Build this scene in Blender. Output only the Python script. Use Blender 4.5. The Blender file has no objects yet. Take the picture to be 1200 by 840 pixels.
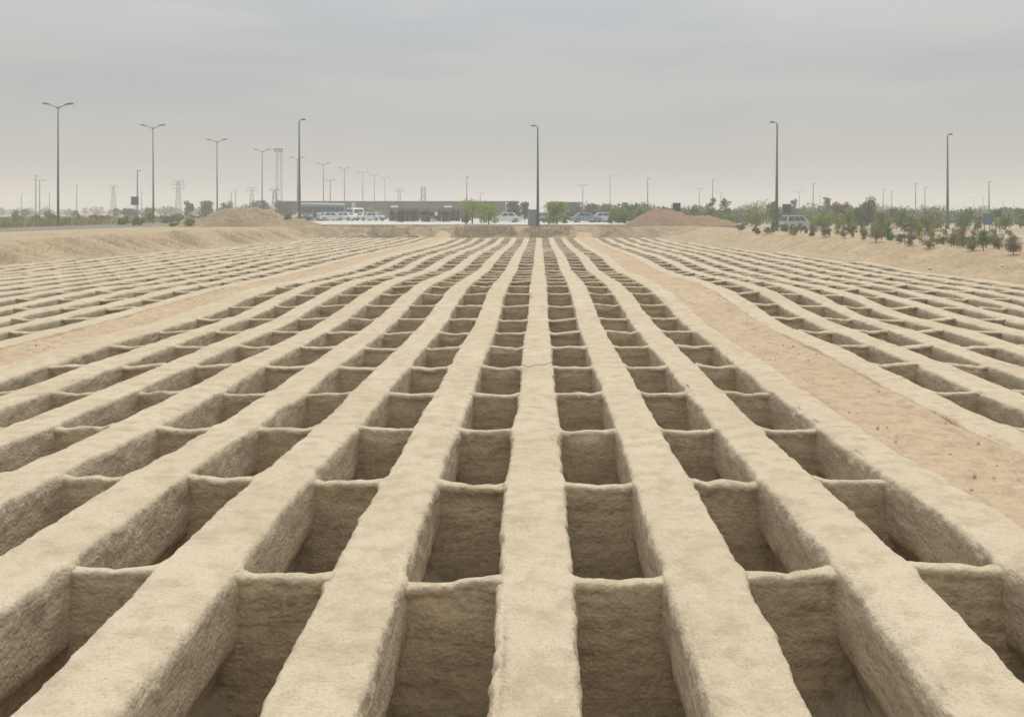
import bpy, math, random
import numpy as np
from mathutils import Vector, Matrix

random.seed(7)
RNG = np.random.default_rng(11)
sc = bpy.context.scene
COL = sc.collection
F, VX, VY, CH = 1100.0, 632.0, 248.0, 2.58      # focal length (px of the 1200 wide photo), vanishing point, camera height
P = 1.2                                          # column pitch
G = 1.05                                         # level of the land round the sunken field
ROW0, ROWL = 2.2, 2.25                           # first cross wall, row length

# ------------------------------------------------------------------ noise
def _h(ix, iy, iz):
    n = (ix.astype(np.int64) * 374761393 + iy.astype(np.int64) * 668265263 + iz.astype(np.int64) * 2147483647 + 1013904223) & 0xFFFFFFFF
    n = ((n ^ (n >> 13)) * 1274126177) & 0xFFFFFFFF
    n = ((n ^ (n >> 16)) * 2246822519) & 0xFFFFFFFF
    return ((n ^ (n >> 15)) & 0xFFFF) / 32767.5 - 1.0

def vnoise(x, y, z=0.0):
    x, y, z = np.broadcast_arrays(np.asarray(x, float), np.asarray(y, float), np.asarray(z, float))
    ix, iy, iz = np.floor(x), np.floor(y), np.floor(z)
    fx, fy, fz = x - ix, y - iy, z - iz
    fx, fy, fz = fx*fx*(3-2*fx), fy*fy*(3-2*fy), fz*fz*(3-2*fz)
    r = 0
    for a in (0, 1):
        for b in (0, 1):
            for c in (0, 1):
                r = r + _h(ix+a, iy+b, iz+c) * (fx if a else 1-fx) * (fy if b else 1-fy) * (fz if c else 1-fz)
    return r

def fbm(x, y, z=0.0, o=3):
    r, a, f = 0, 0.6, 1.0
    for i in range(o):
        r = r + a * vnoise(np.asarray(x)*f + 17.3*i, np.asarray(y)*f - 9.1*i, np.asarray(z)*f + 3.7*i)
        a *= 0.5; f *= 2.1
    return r

def sstep(a, b, x):
    t = np.clip((np.asarray(x, float) - a) / (b - a), 0, 1)
    return t*t*(3-2*t)

# ------------------------------------------------------------------ mesh helpers
def np_mesh(name, v, q, mats=None, smooth=True, mi=None):
    v = np.asarray(v, np.float32).reshape(-1, 3); q = np.asarray(q, np.int32).reshape(-1, 4)
    me = bpy.data.meshes.new(name)
    me.vertices.add(len(v)); me.vertices.foreach_set('co', v.ravel())
    me.loops.add(q.size); me.loops.foreach_set('vertex_index', q.ravel())
    me.polygons.add(len(q)); me.polygons.foreach_set('loop_start', np.arange(0, q.size, 4, dtype=np.int32))
    if mi is not None: me.polygons.foreach_set('material_index', np.asarray(mi, np.int32))
    me.update(calc_edges=True)
    me.polygons.foreach_set('use_smooth', np.full(len(q), smooth, bool))
    for m in (mats or []): me.materials.append(m)
    me.validate()
    return me

def link(name, me, parent=None, loc=(0, 0, 0)):
    o = bpy.data.objects.new(name, me); COL.objects.link(o); o.location = loc
    if parent is not None: o.parent = parent
    return o

def tag(o, label=None, cat=None, group=None, kind=None):
    if label: o['label'] = label
    if cat: o['category'] = cat
    if group: o['group'] = group
    if kind: o['kind'] = kind
    return o

def empty(name, loc, label, cat, group=None, rz=0.0):
    o = bpy.data.objects.new(name, None); COL.objects.link(o)
    o.empty_display_size = 0.2
    o.location = loc; o.rotation_euler = (0, 0, rz)
    return tag(o, label, cat, group)

def kids(o): return [c for c in bpy.data.objects if c.parent == o]

def copy_tree(o, label=None, loc=None, rz=None, scale=None):
    def rec(s, par):
        c = s.copy(); COL.objects.link(c)
        if par is not None: c.parent = par
        for ch in list(s.children): rec(ch, c)
        return c
    r = rec(o, None)
    if label: r['label'] = label
    if loc is not None: r.location = loc
    if rz is not None: r.rotation_euler = (0, 0, rz)
    if scale is not None: r.scale = (scale,)*3 if not hasattr(scale, '__len__') else scale
    return r

def gridq(nu, nv, off=0, closed_v=False):
    i = np.arange(nu-1)[:, None]; j = np.arange(nv if closed_v else nv-1)[None, :]
    j2 = (j+1) % nv
    a = i*nv+j; b = i*nv+j2; c = (i+1)*nv+j2; d = (i+1)*nv+j
    return (np.stack([a, b, c, d], -1).reshape(-1, 4) + off)

class MB:
    def __init__(s): s.v = []; s.f = []
    def add(s, v, f):
        n = len(s.v); s.v += [tuple(map(float, p)) for p in v]; s.f += [tuple(int(i)+n for i in g) for g in f]; return s
    def box(s, c, d, rz=0.0, taper=1.0):
        x, y, z = d[0]/2, d[1]/2, d[2]/2
        pts = [(-x, -y, -z), (x, -y, -z), (x, y, -z), (-x, y, -z), (-x*taper, -y*taper, z), (x*taper, -y*taper, z), (x*taper, y*taper, z), (-x*taper, y*taper, z)]
        ca, sa = math.cos(rz), math.sin(rz)
        pts = [(c[0]+px*ca-py*sa, c[1]+px*sa+py*ca, c[2]+pz) for px, py, pz in pts]
        return s.add(pts, [(3, 2, 1, 0), (4, 5, 6, 7), (0, 1, 5, 4), (1, 2, 6, 5), (2, 3, 7, 6), (3, 0, 4, 7)])
    def tube(s, pts, radii, n=8):
        pts = [Vector(p) for p in pts]
        if not hasattr(radii, '__len__'): radii = [radii]*len(pts)
        vs, fs = [], []
        for i, p in enumerate(pts):
            t = (pts[min(i+1, len(pts)-1)] - pts[max(i-1, 0)]).normalized()
            up = Vector((0, 0, 1)) if abs(t.z) < 0.9 else Vector((1, 0, 0))
            a = t.cross(up).normalized(); b = t.cross(a).normalized()
            for k in range(n):
                w = 2*math.pi*k/n
                vs.append(p + (a*math.cos(w) + b*math.sin(w))*radii[i])
        for i in range(len(pts)-1):
            for k in range(n):
                fs.append((i*n+k, i*n+(k+1) % n, (i+1)*n+(k+1) % n, (i+1)*n+k))
        fs.append(tuple(range(n))[::-1]); fs.append(tuple((len(pts)-1)*n+k for k in range(n)))
        return s.add(vs, fs)
    def prism(s, prof, y0, y1, inset=0.0):           # profile in x,z, extruded along y
        n = len(prof)
        vs = [(x, y0, z) for x, z in prof] + [(x, y1, z) for x, z in prof]
        fs = [tuple(range(n)), tuple(range(2*n-1, n-1, -1))] + [(i, i+n, (i+1) % n+n, (i+1) % n) for i in range(n)]
        return s.add(vs, fs)
    def build(s, name, mat, parent=None, smooth=False, loc=(0, 0, 0), bevel=0.0):
        me = bpy.data.meshes.new(name); me.from_pydata(s.v, [], s.f); me.update()
        import bmesh
        bm = bmesh.new(); bm.from_mesh(me)
        bmesh.ops.recalc_face_normals(bm, faces=bm.faces)
        if bevel:
            bmesh.ops.bevel(bm, geom=list(bm.edges), offset=bevel, segments=2, affect='EDGES', profile=0.6, clamp_overlap=True)
        bm.to_mesh(me); bm.free()
        if smooth: me.polygons.foreach_set('use_smooth', [True]*len(me.polygons))
        me.materials.append(mat)
        return link(name, me, parent, loc)

# ------------------------------------------------------------------ materials
def new_mat(name):
    m = bpy.data.materials.new(name); m.use_nodes = True
    nt = m.node_tree; b = nt.nodes['Principled BSDF']
    return m, nt, b

def N(nt, t, **kw):
    n = nt.nodes.new(t)
    for k, v in kw.items():
        if k in n.inputs: n.inputs[k].default_value = v
        else: setattr(n, k, v)
    return n

def mix(nt, fac, a, b, blend='MIX'):
    m = nt.nodes.new('ShaderNodeMix'); m.data_type = 'RGBA'; m.blend_type = blend
    L = nt.links
    for s, v in ((0, fac), (6, a), (7, b)):
        if hasattr(v, 'links') or isinstance(v, bpy.types.NodeSocket): L.new(v, m.inputs[s])
        elif s == 0: m.inputs[0].default_value = v
        else: m.inputs[s].default_value = (*v, 1)
    return m.outputs[2]

def ramp(nt, src, a, b, va=0.0, vb=1.0):
    r = nt.nodes.new('ShaderNodeMapRange'); r.inputs['From Min'].default_value = a; r.inputs['From Max'].default_value = b
    r.inputs['To Min'].default_value = va; r.inputs['To Max'].default_value = vb
    nt.links.new(src, r.inputs['Value']); return r.outputs['Result']

def noise(nt, vec, scale, detail=4.0, rough=0.55):
    n = nt.nodes.new('ShaderNodeTexNoise'); n.inputs['Scale'].default_value = scale
    n.inputs['Detail'].default_value = detail; n.inputs['Roughness'].default_value = rough
    if vec is not None: nt.links.new(vec, n.inputs['Vector'])
    return n.outputs['Fac']

def vscale(nt, vec, s):
    m = nt.nodes.new('ShaderNodeMapping'); m.inputs['Scale'].default_value = s
    nt.links.new(vec, m.inputs['Vector']); return m.outputs['Vector']

def earth(name, base, dark, pale, speck=0.35, bump=0.5, fine=55.0, rim=None, attr=None):
    """Earthy surface in world space; rim = (z level below the part's own origin where raw mud starts, mud colour)."""
    m, nt, b = new_mat(name); L = nt.links
    pos = nt.nodes.new('ShaderNodeNewGeometry').outputs['Position']
    n1 = noise(nt, pos, 0.55, 5); n2 = noise(nt, pos, 4.0, 6, 0.62); n3 = noise(nt, pos, fine, 3, 0.7); n4 = noise(nt, pos, 17.0, 5, 0.65)
    c = mix(nt, ramp(nt, n1, 0.35, 0.68), base, pale)
    c = mix(nt, ramp(nt, n2, 0.46, 0.66, 0.0, 0.70), c, dark)
    c = mix(nt, ramp(nt, n3, 0.52, 0.70, 0.0, speck), c, tuple(x*0.45 for x in dark))
    c = mix(nt, ramp(nt, n4, 0.56, 0.70, 0.0, 0.40), c, tuple(min(1, x*1.18) for x in pale))
    if rim:
        oc = nt.nodes.new('ShaderNodeTexCoord').outputs['Object']
        sp = nt.nodes.new('ShaderNodeSeparateXYZ'); L.new(oc, sp.inputs[0])
        zsrc = sp.outputs[2]
        if attr:
            at_ = nt.nodes.new('ShaderNodeAttribute'); at_.attribute_name = attr; zsrc = at_.outputs['Fac']
        nz = noise(nt, pos, 9.0, 4)
        ad = nt.nodes.new('ShaderNodeMath'); ad.operation = 'MULTIPLY_ADD'; L.new(nz, ad.inputs[0]); ad.inputs[1].default_value = 0.11; L.new(zsrc, ad.inputs[2])
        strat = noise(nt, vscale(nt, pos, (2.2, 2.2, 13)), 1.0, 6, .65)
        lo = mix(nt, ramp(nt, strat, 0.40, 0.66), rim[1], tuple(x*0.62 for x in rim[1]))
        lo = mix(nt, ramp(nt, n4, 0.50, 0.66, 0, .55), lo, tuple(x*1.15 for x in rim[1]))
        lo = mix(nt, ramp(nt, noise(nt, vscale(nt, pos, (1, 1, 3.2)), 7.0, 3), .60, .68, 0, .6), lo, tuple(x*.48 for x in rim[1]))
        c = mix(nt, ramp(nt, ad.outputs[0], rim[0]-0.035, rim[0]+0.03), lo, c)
    L.new(c, b.inputs['Base Color'])
    b.inputs['Roughness'].default_value = 0.95; b.inputs['Specular IOR Level'].default_value = 0.12
    vo = nt.nodes.new('ShaderNodeTexVoronoi'); vo.inputs['Scale'].default_value = 34; L.new(pos, vo.inputs['Vector'])
    b0 = nt.nodes.new('ShaderNodeBump'); b0.inputs['Strength'].default_value = bump*.55; b0.inputs['Distance'].default_value = 0.014; b0.invert = True
    L.new(vo.outputs['Distance'], b0.inputs['Height'])
    b1 = nt.nodes.new('ShaderNodeBump'); L.new(b0.outputs[0], b1.inputs['Normal']); b1.inputs['Strength'].default_value = bump; b1.inputs['Distance'].default_value = 0.05
    L.new(n2, b1.inputs['Height'])
    b2 = nt.nodes.new('ShaderNodeBump'); b2.inputs['Strength'].default_value = bump; b2.inputs['Distance'].default_value = 0.012
    L.new(n4, b2.inputs['Height']); L.new(b1.outputs[0], b2.inputs['Normal'])
    b3 = nt.nodes.new('ShaderNodeBump'); b3.inputs['Strength'].default_value = bump*0.5; b3.inputs['Distance'].default_value = 0.006
    L.new(n3, b3.inputs['Height']); L.new(b2.outputs[0], b3.inputs['Normal'])
    L.new(b3.outputs[0], b.inputs['Normal'])
    return m

def paint(name, col, rough=0.5, var=0.25, metal=0.0, scale=6.0, spec=0.5):
    m, nt, b = new_mat(name)
    oc = nt.nodes.new('ShaderNodeTexCoord').outputs['Object']
    c = mix(nt, ramp(nt, noise(nt, oc, scale, 4), 0.4, 0.7, 0, var), col, tuple(x*0.55 for x in col))
    nt.links.new(c, b.inputs['Base Color']); b.inputs['Roughness'].default_value = rough; b.inputs['Metallic'].default_value = metal
    b.inputs['Specular IOR Level'].default_value = spec
    return m

def leafmat(name, a, b_, scale=2.0):
    m, nt, b = new_mat(name)
    pos = nt.nodes.new('ShaderNodeNewGeometry')
    c = mix(nt, ramp(nt, noise(nt, pos.outputs['Position'], scale, 4), 0.35, 0.65), a, b_)
    c = mix(nt, ramp(nt, pos.outputs['Random Per Island'], 0, 1, 0, 0.5), c, tuple(min(1, x*1.5) for x in b_))
    nt.links.new(c, b.inputs['Base Color']); b.inputs['Roughness'].default_value = 0.75; b.inputs['Specular IOR Level'].default_value = 0.2
    return m

M = {}
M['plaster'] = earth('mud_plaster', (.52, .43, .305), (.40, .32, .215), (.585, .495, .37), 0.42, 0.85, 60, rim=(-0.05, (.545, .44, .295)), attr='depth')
M['end'] = earth('mud_plaster_cross_wall', (.52, .435, .305), (.39, .315, .21), (.57, .49, .36), 0.35, 0.8, 55, rim=(0.0, (.50, .385, .24)))
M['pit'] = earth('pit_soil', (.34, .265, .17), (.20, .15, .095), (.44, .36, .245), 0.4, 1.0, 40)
M['path'] = earth('sandy_path_soil', (.49, .37, .245), (.36, .26, .165), (.55, .435, .30), 0.35, 1.2, 34)
M['ground'] = earth('dry_soil', (.43, .345, .235), (.31, .24, .16), (.52, .43, .31), 0.3, 0.8, 30)
M['mound_a'] = earth('tan_heap_soil', (.31, .24, .15), (.19, .15, .085), (.40, .32, .20), 0.5, 1.2, 9)
M['mound_b'] = earth('brown_heap_soil', (.27, .185, .12), (.17, .115, .075), (.33, .235, .155), 0.5, 1.2, 9)
M['asphalt'] = earth('worn_grey_road', (.19, .18, .155), (.14, .13, .115), (.24, .23, .20), 0.2, 0.3, 60)
M['plaza'] = earth('pale_paving', (.50, .485, .44), (.38, .37, .33), (.60, .59, .55), 0.2, 0.3, 30)
M['service'] = earth('pale_service_road', (.45, .41, .33), (.36, .32, .25), (.52, .48, .4), 0.2, 0.4, 30)
M['kerb'] = earth('concrete_kerb', (.40, .38, .34), (.3, .28, .25), (.46, .44, .4), 0.2, 0.3, 40)
M['stone'] = earth('pale_stone', (.55, .50, .40), (.42, .37, .29), (.62, .58, .5), 0.2, 0.6, 30)
M['wire'] = paint('dark_wire', (.10, .085, .07), 0.8)
M['pole'] = paint('grey_green_pole', (.10, .125, .115), 0.5)
M['polet'] = paint('teal_green_pole', (.06, .12, .105), 0.45)
M['lamp'] = paint('lamp_housing', (.12, .13, .13), 0.4)
M['glass_lamp'] = paint('lamp_lens', (.55, .56, .53), 0.2)
M['steel'] = paint('galvanised_lattice', (.20, .21, .21), 0.5)
M['brick'] = earth('brown_brick', (.12, .095, .08), (.08, .065, .055), (.15, .125, .105), 0.2, 0.4, 25)
M['brickpale'] = paint('pale_render', (.5, .49, .46), 0.8)
M['dark'] = paint('dark_opening', (.03, .032, .034), 0.4)
M['glass'] = paint('tinted_glass', (.035, .05, .055), 0.12)
M['white'] = paint('white_paint', (.78, .78, .76), 0.3, 0.12)
M['silver'] = paint('silver_paint', (.55, .58, .57), 0.3, 0.12)
M['silverd'] = paint('dusty_silver_paint', (.36, .42, .41), 0.4, 0.3)
M['teal'] = paint('teal_paint', (.10, .25, .235), 0.35, 0.2)
M['bluec'] = paint('blue_grey_paint', (.18, .25, .29), 0.35, 0.2)
M['rubber'] = paint('tyre_rubber', (.025, .025, .025), 0.8)
M['rim'] = paint('wheel_rim', (.4, .4, .4), 0.35, 0.2, 0.6)
M['red'] = paint('red_lens', (.35, .03, .025), 0.25)
M['lens'] = paint('headlight_lens', (.75, .75, .72), 0.15)
M['cab'] = paint('grey_blue_steel', (.23, .26, .275), 0.5)
M['blue'] = paint('blue_board', (.045, .12, .24), 0.5)
M['board'] = paint('dark_green_board', (.04, .06, .05), 0.6)
M['boardb'] = paint('black_board', (.03, .035, .035), 0.6)
M['skin'] = paint('skin', (.36, .22, .15), 0.6)
M['hair'] = paint('hair', (.02, .016, .013), 0.6)
M['cloth_b'] = paint('black_cloth', (.012, .012, .013), 0.9)
M['cloth_g'] = paint('grey_cloth', (.09, .09, .10), 0.9)
M['cloth_w'] = paint('white_cloth', (.66, .66, .64), 0.9)
M['bark'] = paint('bark', (.12, .09, .065), 0.9)
M['l_green'] = leafmat('leaves_bright', (.15, .22, .04), (.24, .30, .07))
M['l_mid'] = leafmat('leaves_mid', (.085, .15, .04), (.145, .215, .06))
M['l_dark'] = leafmat('leaves_dark', (.05, .085, .04), (.085, .13, .06))
M['l_red'] = leafmat('leaves_reddish', (.13, .085, .06), (.16, .12, .08))
M['l_olive'] = leafmat('leaves_olive', (.165, .165, .085), (.23, .22, .115))
M['l_dry'] = leafmat('twigs_dry', (.16, .13, .09), (.235, .19, .13))
M['l_grey'] = leafmat('leaves_greyish', (.15, .145, .10), (.215, .205, .145))
M['grass'] = leafmat('grass_dry', (.30, .255, .135), (.20, .21, .085), 0.25)
M['scrub'] = leafmat('scrub_brown', (.40, .32, .21), (.33, .27, .165), 0.6)

# ------------------------------------------------------------------ the sunken field
_PY = np.array([0, 4.2, 5.0, 6.0, 6.7, 9, 11, 13.5, 16, 18.2, 21.6, 24, 25.4, 27.3, 30, 34, 41, 46, 51, 58, 65, 71, 81, 92, 200])
_PZ = np.array([-.15, -.15, -.09, -.03, 0, .03, 0, 0, .03, .03, .02, .10, .19, .27, .31, .20, .02, .09, .14, .09, 0, -.08, -.11, 0, 0])
_fy = np.linspace(0, 200, 4001)
_fz = np.interp(_fy, _PY, _PZ); _k = np.hanning(61); _k /= _k.sum()
_fz = np.convolve(np.pad(_fz, 30, mode='edge'), _k, mode='valid')
_GY = np.array([0, 4.4, 5, 6.7, 8.7, 11, 13, 200]); _GZ = np.array([.22, .22, .19, .12, .06, .02, 0, 0])
def zf(x, y):
    x = np.asarray(x, float); y = np.asarray(y, float)
    b = 1 - np.exp(-(x/2.6)**2)
    return np.interp(y, _fy, _fz)*(1-.62*sstep(5.5, 11.5, np.abs(x))) + b*np.interp(y, _GY, _GZ) + 0.03*vnoise(x*0.35, y*0.3, 4.0)

def gr(x, y=0): return G - .45*sstep(17.0, 25.0, x)
def XL(y): return -25.6 + max(0.0, y-45)*4.0/49
def XR(y): return 16.75 - max(0.0, y-47)*.115
YB = 92.6
def ry(k): return ROW0 + ROWL*k

BLOCKS = {'centre': [u*P - .03 for u in range(-7, 4)], 'left': [(u+.32)*P for u in range(-21, -8)], 'right': [(4.46+i)*P for i in range(10)]}
HW = 0.27
columns = []                                     # (block, index, xa, xb, n_rows)
for bn, xs in BLOCKS.items():
    for i in range(len(xs)-1):
        xa, xb = xs[i], xs[i+1]; n = 0
        for k in range(60):
            y = ry(k+1)
            if y + 0.3 > YB or xa-HW-.1 < XL(y+.3) or xb+HW+.1 > XR(y+.3): break
            n = k+1
        columns.append((bn, i, xa, xb, n))

# --- long dividing walls
def wall_profile(fine):
    s = [(.14, -1.25), (.14, -.95), (.135, -.78), (.11, -.63), (.02, -.57), (.0, -.50), (0, -.42), (0, -.33), (0, -.25), (0, -.20), (0, -.165), (0, -.135), (0, -.11), (0, -.088), (0, -.066), (.002, -.046), (.008, -.026), (.019, -.011), (.036, -.003), (.06, 0)] if fine else \
        [(.14, -1.25), (.12, -.70), (.0, -.55), (0, -.30), (0, -.12), (0, -.06), (.006, -.022), (.03, -.004)]
    w = HW
    left = [(-w+a, z, -1) for a, z in s]
    nt_ = 9 if fine else 4
    top = [(-w+.05 + (2*w-.1)*(i+1)/(nt_+1), 0.004*math.sin(math.pi*(i+1)/(nt_+1)), 0) for i in range(nt_)]
    right = [(w-a, z, 1) for a, z in s][::-1]
    return np.array(left + top + right)

ORD = ['first', 'second', 'third', 'fourth', 'fifth', 'sixth', 'seventh', 'eighth', 'ninth', 'tenth', 'eleventh', 'twelfth', 'thirteenth', 'fourteenth',
       'fifteenth', 'sixteenth', 'seventeenth', 'eighteenth', 'nineteenth', 'twentieth', 'twenty-first', 'twenty-second', 'twenty-third', 'twenty-fourth',
       'twenty-fifth', 'twenty-sixth', 'twenty-seventh', 'twenty-eighth', 'twenty-ninth', 'thirtieth', 'thirty-first', 'thirty-second', 'thirty-third', 'thirty-fourth',
       'thirty-fifth', 'thirty-sixth', 'thirty-seventh', 'thirty-eighth', 'thirty-ninth', 'fortieth', 'forty-first', 'forty-second', 'forty-third', 'forty-fourth', 'forty-fifth', 'forty-sixth', 'forty-seventh', 'forty-eighth', 'forty-ninth', 'fiftieth', 'fifty-first', 'fifty-second', 'fifty-third', 'fifty-fourth', 'fifty-fifth', 'fifty-sixth', 'fifty-seventh', 'fifty-eighth', 'fifty-ninth', 'sixtieth']

def long_wall(x0, yend, seed, label, wl=0.0):
    ys = [ROW0-.1]
    while ys[-1] < yend:
        d = math.hypot(max(abs(x0)-1, 0), max(ys[-1], 4.5))
        ys.append(ys[-1] + (.017 if (abs(x0) < 4.9 and ys[-1] < 9 and ys[-1] > 4.2) else min(max(.026*d/6, .026), .34)))
    ys = np.array(ys); ys[-1] = yend
    prof = wall_profile(abs(x0) < 9)
    prof[:, 0] -= wl*np.clip((HW-prof[:, 0])/(2*HW), 0, 1)
    U, Z, S = prof[:, 0][None, :], prof[:, 1][None, :], prof[:, 2][None, :]
    Y = ys[:, None]
    side = np.abs(S)
    kk = np.round((Y-ROW0)/ROWL)*ROWL + ROW0
    fil = np.exp(-((Y-kk)/.13)**2)
    sd = seed*13.7
    kw = 1.0 if abs(x0) < 9 else .55
    wob = kw*0.022*vnoise(Y*.5, S*5+sd, 1.0) + 0.014*fbm(Y*1.6, S*7+sd, Z*1.5, 2)
    edge = np.exp(-((Z+.07)/.10)**2)*side
    rough = (0.012 + 0.010*edge)*fbm(Y*7, Z*8+S*31, sd, 4) + (.004+.008*edge)*fbm(Y*24, Z*24, sd+S*3, 2) + .016*edge*fbm(Y*2.7, S*4+sd, 3.0, 2) - .045*edge*np.clip(vnoise(Y*3.1, Z*2, sd+9+S)-.45, 0, 1)
    low = sstep(-.48, -.60, Z)                    # ragged lower lip of the undercut
    under = low*.05*fbm(Y*1.8, S*9+sd, 8.0, 2)
    out = wob*side + rough*side + fil*(.035 if abs(x0) < 9 else .012)*side*sstep(-1.0, -.1, Z) + under
    X = x0 + U + np.where(S != 0, S*out, (U/HW)*0.02*vnoise(Y*.5, sd, 1.0))
    tz = zf(X, Y) + Z
    topm = sstep(-.2, -.02, Z)
    ext = 0.030*fbm(Y*.33, U*1.2+sd, 2.0, 2)*topm +   .010*fbm(Y*1.9+sd, U*3.0, 0, 3)*topm + .006*fbm(Y*10, U*10+sd, 0, 2)*topm
    ext = ext - .022*topm*np.clip(vnoise(Y*1.3, S*3+sd, 6.0)-.15, 0, 1)*edge*2
    zz = tz + ext
    V = np.stack([X, np.broadcast_to(Y, X.shape), zz], -1)
    n, m = X.shape
    V0 = V.reshape(-1, 3) - np.array([x0, ROW0, 0])
    q = gridq(n, m)
    cap0 = [[i, i+1, m-2-i, m-1-i] for i in range(m//2-1)]
    o2 = (n-1)*m
    cap1 = [[o2+m-1-i, o2+m-2-i, o2+i+1, o2+i] for i in range(m//2-1)]
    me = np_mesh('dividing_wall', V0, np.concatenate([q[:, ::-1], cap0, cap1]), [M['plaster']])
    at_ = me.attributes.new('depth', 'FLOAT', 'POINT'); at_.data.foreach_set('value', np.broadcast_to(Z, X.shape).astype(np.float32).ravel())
    o = link('dividing_wall', me, None, (x0, ROW0, 0))
    tag(o, label, 'wall', 'long plastered walls between the grave columns')

for bn, xs in BLOCKS.items():
    cols = [c for c in columns if c[0] == bn]
    for i, x in enumerate(xs):
        n = max([c[4] for c in cols if c[1] in (i-1, i)] + [1])
        if bn == 'centre':
            r = i-7
            if r == 0: lab = 'central long plastered wall running straight towards the tall pole, a wire across it'
            elif r == 3: lab = 'long plastered wall edging the pinkish sandy path on its left side'
            elif r == -7: lab = 'long plastered wall edging the wide left sandy path on its right side'
            else: lab = f'long plastered dividing wall between graves, {ORD[abs(r)-1]} {"right" if r > 0 else "left"} of the central wall'
        elif bn == 'left':
            j = 12-i
            lab = 'low greyish long wall edging the wide left sandy path on its outer side' if j == 0 else \
                f'low greyish dividing wall, {ORD[j]} wall out from the left sandy path towards the rilled bank'
        else:
            lab = 'long plastered wall edging the pinkish sandy path on its right side' if i == 0 else \
                f'long dividing wall, {ORD[i]} wall out from the pinkish right path towards the sandy bank'
        long_wall(x, ry(n)+.09, i + {'centre': 0, 'left': 40, 'right': 80}[bn], lab, .30 if (bn == 'centre' and i == 0) else 0.0)

# --- graves
PW = P - 2*HW
def end_wall_verts(nx, fine, seed, w=PW+.18):
    prof = [(.06, -1.2), (.058, -.6), (.057, -.2), (.056, -.07), (.055, -.030), (.047, -.010), (.034, -.002), (.015, .001), (-.012, .002), (-.034, -.001), (-.047, -.007), (-.055, -.018), (-.058, -.034), (-.056, -.052), (-.052, -.074),
            (-.050, -.10), (-.050, -.14), (-.049, -.20), (-.048, -.28), (-.046, -.37), (-.048, -.48), (-.05, -.60), (-.055, -.80), (-.065, -.95), (-.08, -1.2)] if fine else \
           [(.06, -1.2), (.056, -.05), (.03, -.005), (-.03, -.003), (-.06, -.03), (-.062, -.065), (-.05, -.11), (-.05, -.5), (-.06, -1.2)]
    pr = np.array(prof); t = np.linspace(-1, 1, nx)[:, None]
    Yp, Zp = pr[:, 0][None, :], pr[:, 1][None, :]
    x = t*(w/2 + .09*sstep(-.40, -.60, Zp))
    rim = sstep(-.15, -.05, Zp)
    s = seed*7.31
    near_end = np.exp(-(np.maximum(PW/2-np.abs(x), 0)/.07)**2)*(np.abs(x) < PW/2+.2)
    sag = -.020*np.cos(np.clip(t, -1, 1)*math.pi/2)*(.35+.9*((seed*37) % 10)/10) + .014*vnoise(x*5, s, 1) + .024*((seed*53) % 10-5)/5*t
    inside = sstep(PW/2+.025, PW/2+.075, np.abs(x))
    dz = rim*(sag + .010*fbm(x*9, Yp*9, s, 4) - .030*np.clip(vnoise(x*5.5, s, 9)-.40, 0, 1) - .02*np.clip(vnoise(x*13, Yp*20, s)-.45, 0, 1) + .008*near_end - .075*inside) - .012
    thick = 1 + .30*vnoise(x*3, s, 7)*rim + .35*near_end*rim
    dy = .016*vnoise(x*2.2, s, 2) + .012*fbm(x*8, Zp*8, s, 3) + .009*vnoise(x*23, Zp*23, s) + .024*(1-rim)*vnoise(x*2, Zp*2.6, s+5) - .016*np.clip(vnoise(x*3.3, Zp*5, s+2)-.3, 0, 1)*(1-rim)
    Y = Yp*thick + dy; Z = Zp + dz
    x = np.broadcast_to(x, Y.shape)
    return np.stack([x, Y, Z], -1).reshape(-1, 3), gridq(nx, len(prof))

def floor_verts(nx, ny, seed, amp=1.0):
    x = np.linspace(-PW/2-.13, PW/2+.13, nx)[:, None]; y = np.linspace(-ROWL+.0, .0, ny)[None, :]
    s = seed*3.17
    z = -1.06 + .30*np.clip(np.abs(x)/(PW/2)-.35, 0, 1)**1.5*(.6+.7*vnoise(y*1.1, np.sign(x)*4+s, 1.)) + amp*(.15*fbm(x*3.2, y*3.2, s, 4) + .045*vnoise(x*11, y*11, s) + .02*vnoise(x*23, y*23, s))
    X, Y = np.broadcast_arrays(x, y)
    return np.stack([X, Y, z], -1).reshape(-1, 3), gridq(nx, ny)[:, ::-1]

graves = []
for bn, ci, xa, xb, n in columns:
    xc = (xa+xb)/2
    first = True; order = 0
    for k in range(n):
        y0, y1 = ry(k), ry(k+1)
        zc = float(zf(xc, (y0+y1)/2)); z1 = float(zf(xc, y1))
        yn = VY + F*(CH-zc)/(y0+.1); yfar = VY + F*(CH-z1)/y1
        px = VX + xc*F/(y1)
        pw = PW*F/y1
        inframe = (yfar < 838) and (0 < px+pw*.45) and (px-pw*.45 < 1200)
        if inframe: order += 1
        size = (pw*(min(yn, 840)-yfar)) if inframe else -1
        graves.append(dict(bn=bn, ci=ci, xc=xc, y=y1, z=z1, k=k, size=size, order=order))
graves.sort(key=lambda g: -g['size'])
top, rest = graves[:300], graves[300:]

def where(g):
    if g['bn'] == 'centre':
        r = g['ci']-7
        return f"{ORD[r]} column right of the central wall" if r >= 0 else f"{ORD[-r-1]} column left of the central wall"
    if g['bn'] == 'left': return f"{ORD[11-g['ci']]} column out from the wide left path"
    return f"{ORD[g['ci']]} column out from the pinkish right path"

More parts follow.
